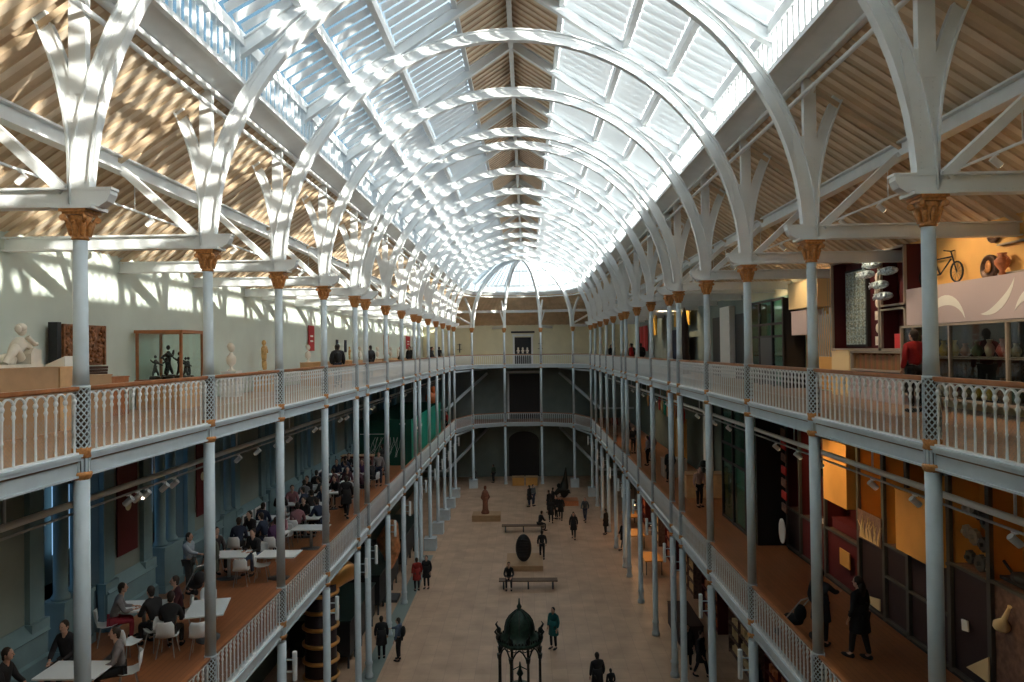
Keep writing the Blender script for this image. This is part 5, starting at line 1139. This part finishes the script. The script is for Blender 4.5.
GP = [(1.15, 42.9, 0, 'stand', 'dark figure standing right of the black oval stone', 'black', 'black', False), (.45, 57.3, 1, 'stand', 'person in dark coat with a pale bag in the middle of the far floor', 'black', 'navy', True), (.75, 57.6, 4, 'stand', 'person in grey beside the dark coat in the middle of the far floor', (.12, .14, .15), 'navy', False),
 (2.0, 52.0, 0, 'walk', 'tall dark walker nearest of the cluster before the dark statue', 'black', 'black', True), (2.45, 53.2, 2, 'stand', 'second dark visitor of the cluster before the dark statue', 'black', 'black', False), (2.75, 52.9, 3, 'walk', 'third dark visitor of the cluster before the dark statue', 'black', 'black', True), (1.95, 55.2, 1, 'stand', 'fourth dark visitor left of the dark statue', 'black', 'black', True), (2.3, 56.2, 5, 'stand', 'fifth dark visitor behind the cluster by the dark statue', 'black', 'black', True), (3.35, 47.6, 3, 'walk', 'dark visitor with a bag walking right of the cluster', 'black', 'black', True), (4.5, 52.3, 2.8, 'walk', 'slim visitor in grey walking near the right far columns', (.05, .06, .07), 'navy', False),
 (-5.75, 29.3, .2, 'stand', 'dark standing person by the left row of columns', 'black', 'black', True), (-5.0, 29.1, 1.3, 'reach', 'person in blue denim jacket with a backpack facing the dark one', (.08, .11, .17), 'black', False), (-5.55, 37.5, .4, 'stand', 'person in red jacket at the left row of columns', (.28, .025, .02), 'black', True), (-5.1, 37.9, 3, 'stand', 'person in black beside the red jacket', 'black', 'black', True),
 (1.35, 30.2, 2.5, 'stand', 'person in teal jacket and dark skirt right of the ironwork canopy', (.01, .09, .09), 'black', True), (2.75, 25.7, .3, 'stand', 'dark person at the lower picture edge with a child', 'black', 'black', True), (5.6, 48.6, 1, 'stand', 'dark visitor among the right columns', 'black', 'black', True), (6.3, 45.0, 2, 'walk', 'visitor with grey scarf among the right columns', 'black', (.1, .1, .1), True),
 (6.55, 28.3, 3, 'stand', 'tall dark person between two nearer right columns', 'black', 'black', True), (6.9, 27.6, 4, 'walk', 'dark person behind the nearer right columns', 'black', (.02, .02, .03), True), (8.2, 24.8, 1, 'stand', 'shadowy shopper below the red sign', 'navy', 'black', True), (7.9, 22.0, 2, 'stand', 'shopper in brown near the bottom right under the gallery', (.07, .05, .03), 'black', True), (-4.6, 66.0, 1, 'stand', 'dark visitor far left near the end wall', 'black', 'black', True), (-2.9, 67.8, 1, 'stand', 'greenish clothed visitor near the far end wall', (.05, .08, .06), 'black', False)]
for k, (x, y, r, ps, l, a, c, ct) in enumerate(GP):
    o = person(x, y, 0, r, ps, l, a, c, ct)
    if 'backpack' in l: bag(o)
person(3.25, 25.9, 0, .3, 'stand', 'small child beside the dark person at the lower picture edge', 'black', 'black', False, sc=.62)
person(3.55, 50.9, 0, .3, 'stand', 'small child behind the visitor with a bag', (.05, .05, .08), 'black', False, sc=.6)
# ironwork canopy
cn = thing('ironwork_canopy', 'ornate dark cast iron canopy with domed roof on slim columns', 'canopy', (.0, 24.4, 0), .0)
N8 = 8
for k in range(N8):
    a = PI/8+k*PI/4; x, y = .74*math.cos(a), .74*math.sin(a)
    MB().lathe([(.09, 0), (.09, .25), (.05, .35), (.045, 2.2), (.07, 2.25), (.09, 2.4)], (x, y, 0), 10).build('post', M['bronze'], cn)
    x2, y2 = .74*math.cos(a+PI/4), .74*math.sin(a+PI/4); b = MB()
    for sx in (0, 1):
        p0, p1 = (Vector((x, y, 2.15)), Vector((x2, y2, 2.15))) if sx == 0 else (Vector((x2, y2, 2.15)), Vector((x, y, 2.15)))
        m_ = (p0+p1)/2; b.tube([p0, p0.lerp(m_, .25)+Vector((0, 0, .25)), p0.lerp(m_, .6)+Vector((0, 0, .42)), m_+Vector((0, 0, .5))], .03, 6)
        c = p0.lerp(m_, .35)+Vector((0, 0, .52)); d_ = (p1-p0).normalized(); b.tube([c+d_*.08*math.cos(j*.8)+Vector((0, 0, .08*math.sin(j*.8))) for j in range(9)], .015, 5)
    p0, p1 = Vector((x, y, 2.74)), Vector((x2, y2, 2.74)); b.beam(p0, p1, .08, .1)
    for j in range(5): q = p0.lerp(p1, (j+.5)/5); b.ell(q+Vector((0, 0, .1)), (.04, .04, .07), 6, 5)
    b.build('scroll_arch', M['bronze'], cn)
    b = MB().ell((x*1.05, y*1.05, 2.95), (.09, .09, .12), 8, 6).tube([(x*1.05, y*1.05, 3.0), (x*1.2, y*1.2, 3.15), (x*1.1, y*1.1, 3.25)], [.05, .035, .012], 6); b.build('corner_finial', M['bronze'], cn)
M['strip'] = mat('pale_floor_strip', (.20, .25, .23), .4); M['dome'] = mat('verdigris_dome', (.02, .045, .032), .5, .3, noise=.4, scale=9)
b = MB().lathe([(.78, 2.72), (.8, 2.8), (.6, 2.86), (.5, 3.0), (.5, 3.08), (.49, 3.2), (.44, 3.4), (.34, 3.56), (.2, 3.68), (.1, 3.75), (.06, 3.8), (.09, 3.88), (.04, 3.96), (.02, 4.15)], n=24)
b.build('dome', M['dome'], cn); b = MB()
for k in range(8): a = k*PI/4; b.tube([((r+.01)*math.cos(a), (r+.01)*math.sin(a), z) for r, z in ((.5, 3.05), (.49, 3.2), (.44, 3.4), (.34, 3.56), (.2, 3.68), (.1, 3.75))], .02, 5)
b.build('dome_rib', M['bronze'], cn)
MB().lathe([(.25, 0), (.25, .1), (.1, .2), (.08, .9), (.3, 1.05), (.42, 1.15), (.4, 1.2), (.1, 1.2), (.05, 1.5), (.12, 1.6), (.05, 1.75), (.02, 2.0)], n=20).tube([(-.3, 0, 1.7), (0, 0, 1.85), (.3, 0, 1.7)], .02, 5).build('fountain_basin', M['dome'], cn)
# lighthouse lens with gilded rings, copper pieces, dark glazed exhibits at the left
M['edge'] = mat('dark_glass_edge', (.02, .04, .035), .3); M['brass'] = mat('polished_brass', (.70, .36, .12), .3, .7); M['copper'] = mat('beaten_copper', (.80, .36, .17), .35, .6, noise=.3, scale=5, bump=.6)
ln = thing('lens_tower', 'tall dark glass cylinder ringed with golden hoops under the left gallery', 'lens', (-7.25, 25.9, 0))
MB().lathe([(.56, 0), (.56, 4.15)], n=24).build('dark_drum', M['plum'], ln)
for k in range(7):
    c = MB(); c.lathe([(.6, .3+k*.6-.08), (.67, .3+k*.6-.03), (.67, .3+k*.6+.03), (.6, .3+k*.6+.08), (.56, .3+k*.6)], n=28); c.build('golden_hoop', M['brass'], ln)
for k in range(4): a = k*PI/2+.6; MB().beam((.57*math.cos(a), .57*math.sin(a), 0), (.57*math.cos(a), .57*math.sin(a), 4.15), .03, .03).build('upright_bar', M['darkgrey'], ln)
vv, ff = skinned([(0, 0, 0), (.25, .3, .25), (.5, .7, .4), (.7, 1.1, .3), (.75, 1.4, 0)], [(0, 1), (1, 2), (2, 3), (3, 4)], [.3, .45, .5, .42, .2], 2)
simple('brass_horn', MB().add(vv, ff, True), M['brass'], (-7.2, 25.95, 4.0), 0, 'large golden horn shape resting on top of the ringed lens cylinder', 'horn')
vv, ff = skinned([(0, 0, 0), (.1, .1, .5), (-.1, .2, 1.0), (.05, .1, 1.6), (.2, .0, 2.2), (-.4, .3, 1.3), (.4, -.1, 1.2)], [(0, 1), (1, 2), (2, 3), (3, 4), (2, 5), (2, 6)], [.12, .28, .42, .4, .2, .2, .25], 1)
cs = thing('copper_sculpture', 'folded copper sheet sculpture on a dark stand under the left gallery', 'sculpture', (-6.8, 36.3, 0)); o = MB().add(vv, ff, False).build('copper_folds', M['copper'], cs); o.location = (0, 0, 1.5); o.scale = (1.3, 1.3, 1.15); MB().box(-.5, .5, -.5, .5, 0, .15).tube([(0, 0, .1), (0, 0, 1.8)], .06, 8).build('stand', M['darkgrey'], cs)
for k, (y, L) in enumerate(((30.6, 4.6), (36.5, 5), (43.5, 6.0))):
    t = thing('dark_case', 'long dark glass topped exhibit under the left gallery, %s from the viewer' % ORD[k], 'display case', (-8.0, y, 0), 0, 'dark glass topped exhibits'); MB().box(-1.2, 1.2, -L/2, L/2, .5, 1.9).build('cabinet', M['blackish'], t); MB().box(-1.25, 1.25, -L/2-.05, L/2+.05, 1.9, 1.95).build('top_edge', M['edge'], t)
    for sx in (-1.1, 1.1):
        for j in range(5): MB().box(sx-.04, sx+.04, -L/2+.1+j*(L-.3)/4, -L/2+.18+j*(L-.3)/4, 0, .5).build('leg', M['darkgrey'], t)
structure(MB().box(-6.25, -5.55, 24, 44, .0, .015), 'trim_40', M['strip'], 'pale strip set in the tiled floor along the left columns', 'floor strip')
crate('grey_partition', -9.0, -6.9, 20.5, 23.0, 0, 1.3, M['frame'], 'pale grey low enclosure at the bottom left under the gallery', 'enclosure')
# shop and displays under the right gallery
for k, (y, c) in enumerate(((24.0, M['red']), (28.5, M['brownp']), (33, M['red']), (37.5, M['brownp']), (42, M['red']), (47, M['brownp']), (52, M['red']))):
    t = thing('shop_shelving', 'dark reddish shop shelving under the right gallery, %s from the viewer' % ORD[k], 'shelving', (8.9, y, 0), 0, 'shop shelving')
    f = MB().box(.3, .35, -1.4, 1.4, 0, 2.4)
    for z in (.1, .7, 1.25, 1.8, 2.35): f.box(-.3, .35, -1.4, 1.4, z, z+.04)
    for yy in (-1.4, 0, 1.36): f.box(-.3, .35, yy, yy+.04, 0, 2.4)
    f.build('shelf_frame', c, t); g = MB(); r_ = random.Random(k)
    for z in (.14, .74, 1.29, 1.84):
        for j in range(9): h = r_.uniform(.15, .4); g.box(-.2, .1, -1.3+j*.29, -1.1+j*.29, z, z+h)
    g.build('boxed_goods', M['cream'] if k % 2 else M['terracotta'], t)
for k, (x, y) in enumerate(((7.3, 40.7), (7.2, 46.0), (7.6, 51))):
    t = thing('lit_table', 'warm lit display table under the right gallery, %s from the viewer' % ORD[k], 'table', (x, y, 0), 0, 'warm lit shop tables'); MB().box(-.5, .5, -.9, .9, .75, .82).build('tabletop', M['orange'], t)
    for sx in (-.45, .4):
        for sy in (-.85, .8): MB().box(sx, sx+.05, sy, sy+.05, 0, .75).build('leg', M['darkgrey'], t)
    l = thing('pendant_lamp', 'small glowing pendant lamp over the %s warm lit shop table' % ORD[k], 'lamp', (x, y, 2.6), 0, 'shop pendant lamps'); MB().lathe([(.05, .2), (.16, 0)], n=12).tube([(0, 0, .2), (0, 0, 2.3)], .01, 4).build('lamp_shade', M['darkgrey'], l); MB().ell((0, 0, .02), (.07, .07, .07), 8, 6).build('bulb', M['bulb'] if 'bulb' in M else M['lens'], l)
    pl_ = bpy.data.objects.new('pendant_light', bpy.data.lights.new('pendant_light', 'POINT')); COL.objects.link(pl_); pl_.location = (x, y, 2.45); pl_.data.energy = 18; pl_.data.color = (1, .55, .25); pl_.data.shadow_soft_size = .08
sgn = thing('shop_sign', 'red hanging sign board with pale panel under the right gallery', 'sign', (8.3, 22.6, 3.3)); MB().box(-.03, .03, -1.0, 1.0, 0, 1.1).build('board', M['red'], sgn); MB().box(-.05, -.03, -.5, .4, .25, .5).build('pale_panel', M['brownp'], sgn)
crate('info_counter', 6.7, 7.6, 30.0, 33.0, 0, 1.0, M['plum'], 'low dark counter just behind the right columns', 'counter')
# ------------------------------------------------------------------ warm track light
for y, z, e in ((8.6, 15.6, 80), (12.0, 15.6, 95), (15.2, 15.6, 95), (18.6, 15.6, 95), (22.5, 15.6, 95), (26, 15.6, 90), (41, 15.6, 130), (50, 15.6, 90)): warm((7.9, y, z-.25), (9.7, y, 13.4), e*.8, 1.7, (1, .74, .46))
for y in (11.2, 13.9, 16.4, 17.7, 19.6, 22): warm((7.0, y, 9.9), (9.7, y, 8.6), 70, 1.5, (1, .66, .3))
for y, e in ((25.5, 60), (31, 90), (37, 90), (45, 110), (52, 90)): warm((7.0, y, 9.9), (8.2, y, 6), e, 1.8, (1, .7, .4))
for y in (13.5, 18, 21.5, 28, 34): warm((-7.0, y, 9.9), (-9.2, y, 6), 22, 1.9, (1, .8, .6))
# ------------------------------------------------------------------ camera, light
cam = bpy.data.objects.new('camera', bpy.data.cameras.new('camera')); COL.objects.link(cam)
cam.data.sensor_width = 36; cam.data.lens = 712/1024*36; cam.data.clip_end = 500
yaw, pit, rol = -0.0199, 0.0121, -0.0126
# camera axes in world space, from the fitted angles
def w2(v):
    x, y, z = v; cp, sp = math.cos(pit), math.sin(pit); y, z = y*cp-z*sp, y*sp+z*cp
    cy, sy = math.cos(yaw), math.sin(yaw); x, y = x*cy+y*sy, -x*sy+y*cy
    return Vector((x, y, z))
cr, sr = math.cos(rol), math.sin(rol)
rx = w2((cr, 0, sr)); up = w2((-sr, 0, cr)); fw = w2((0, 1, 0))
Mx = Matrix((rx, up, -fw)).transposed().to_4x4(); Mx.translation = Vector((.355, 0, 12.637)); cam.matrix_world = Mx
S.camera = cam
sd = Vector((-1, .55, -.27)).normalized()
sun = bpy.data.objects.new('sun', bpy.data.lights.new('sun', 'SUN')); COL.objects.link(sun)
sun.data.energy = 6.8; sun.data.angle = .012; sun.data.color = (1, .93, .82)
sun.rotation_euler = sd.to_track_quat('-Z', 'Y').to_euler()
w = bpy.data.worlds.new('World'); S.world = w; w.use_nodes = True; nt = w.node_tree
bg = nt.nodes['Background']; tc = nt.nodes.new('ShaderNodeTexCoord'); dp = nt.nodes.new('ShaderNodeVectorMath'); dp.operation = 'DOT_PRODUCT'
dp.inputs[1].default_value = (1, 0, 0); rp = nt.nodes.new('ShaderNodeValToRGB')
mp = nt.nodes.new('ShaderNodeMapRange'); mp.inputs[1].default_value = -1; mp.inputs[2].default_value = 1
cr_ = rp.color_ramp; cr_.elements[0].position = .2; cr_.elements[0].color = (.02, .042, .062, 1); cr_.elements[1].position = .8; cr_.elements[1].color = (1.0, 1.0, .98, 1)
for p_, c_ in ((.38, (.036, .066, .09, 1)), (.5, (.2, .23, .25, 1)), (.62, (.5, .52, .53, 1))): e = cr_.elements.new(p_); e.color = c_
nt.links.new(tc.outputs['Generated'], dp.inputs[0]); nt.links.new(dp.outputs['Value'], mp.inputs[0]); nt.links.new(mp.outputs[0], rp.inputs[0]); nt.links.new(rp.outputs[0], bg.inputs[0])
bg.inputs[1].default_value = 3.0
S.view_settings.view_transform = 'Standard'; S.view_settings.look = 'None'; S.view_settings.gamma = 1; S.view_settings.use_curve_mapping = False
S.view_settings.exposure = 1.38
S.cycles.use_denoising = True
S.cycles.max_bounces = 8; S.cycles.diffuse_bounces = 5; S.cycles.transparent_max_bounces = 16
S.cycles.caustics_reflective = False; S.cycles.caustics_refractive = False
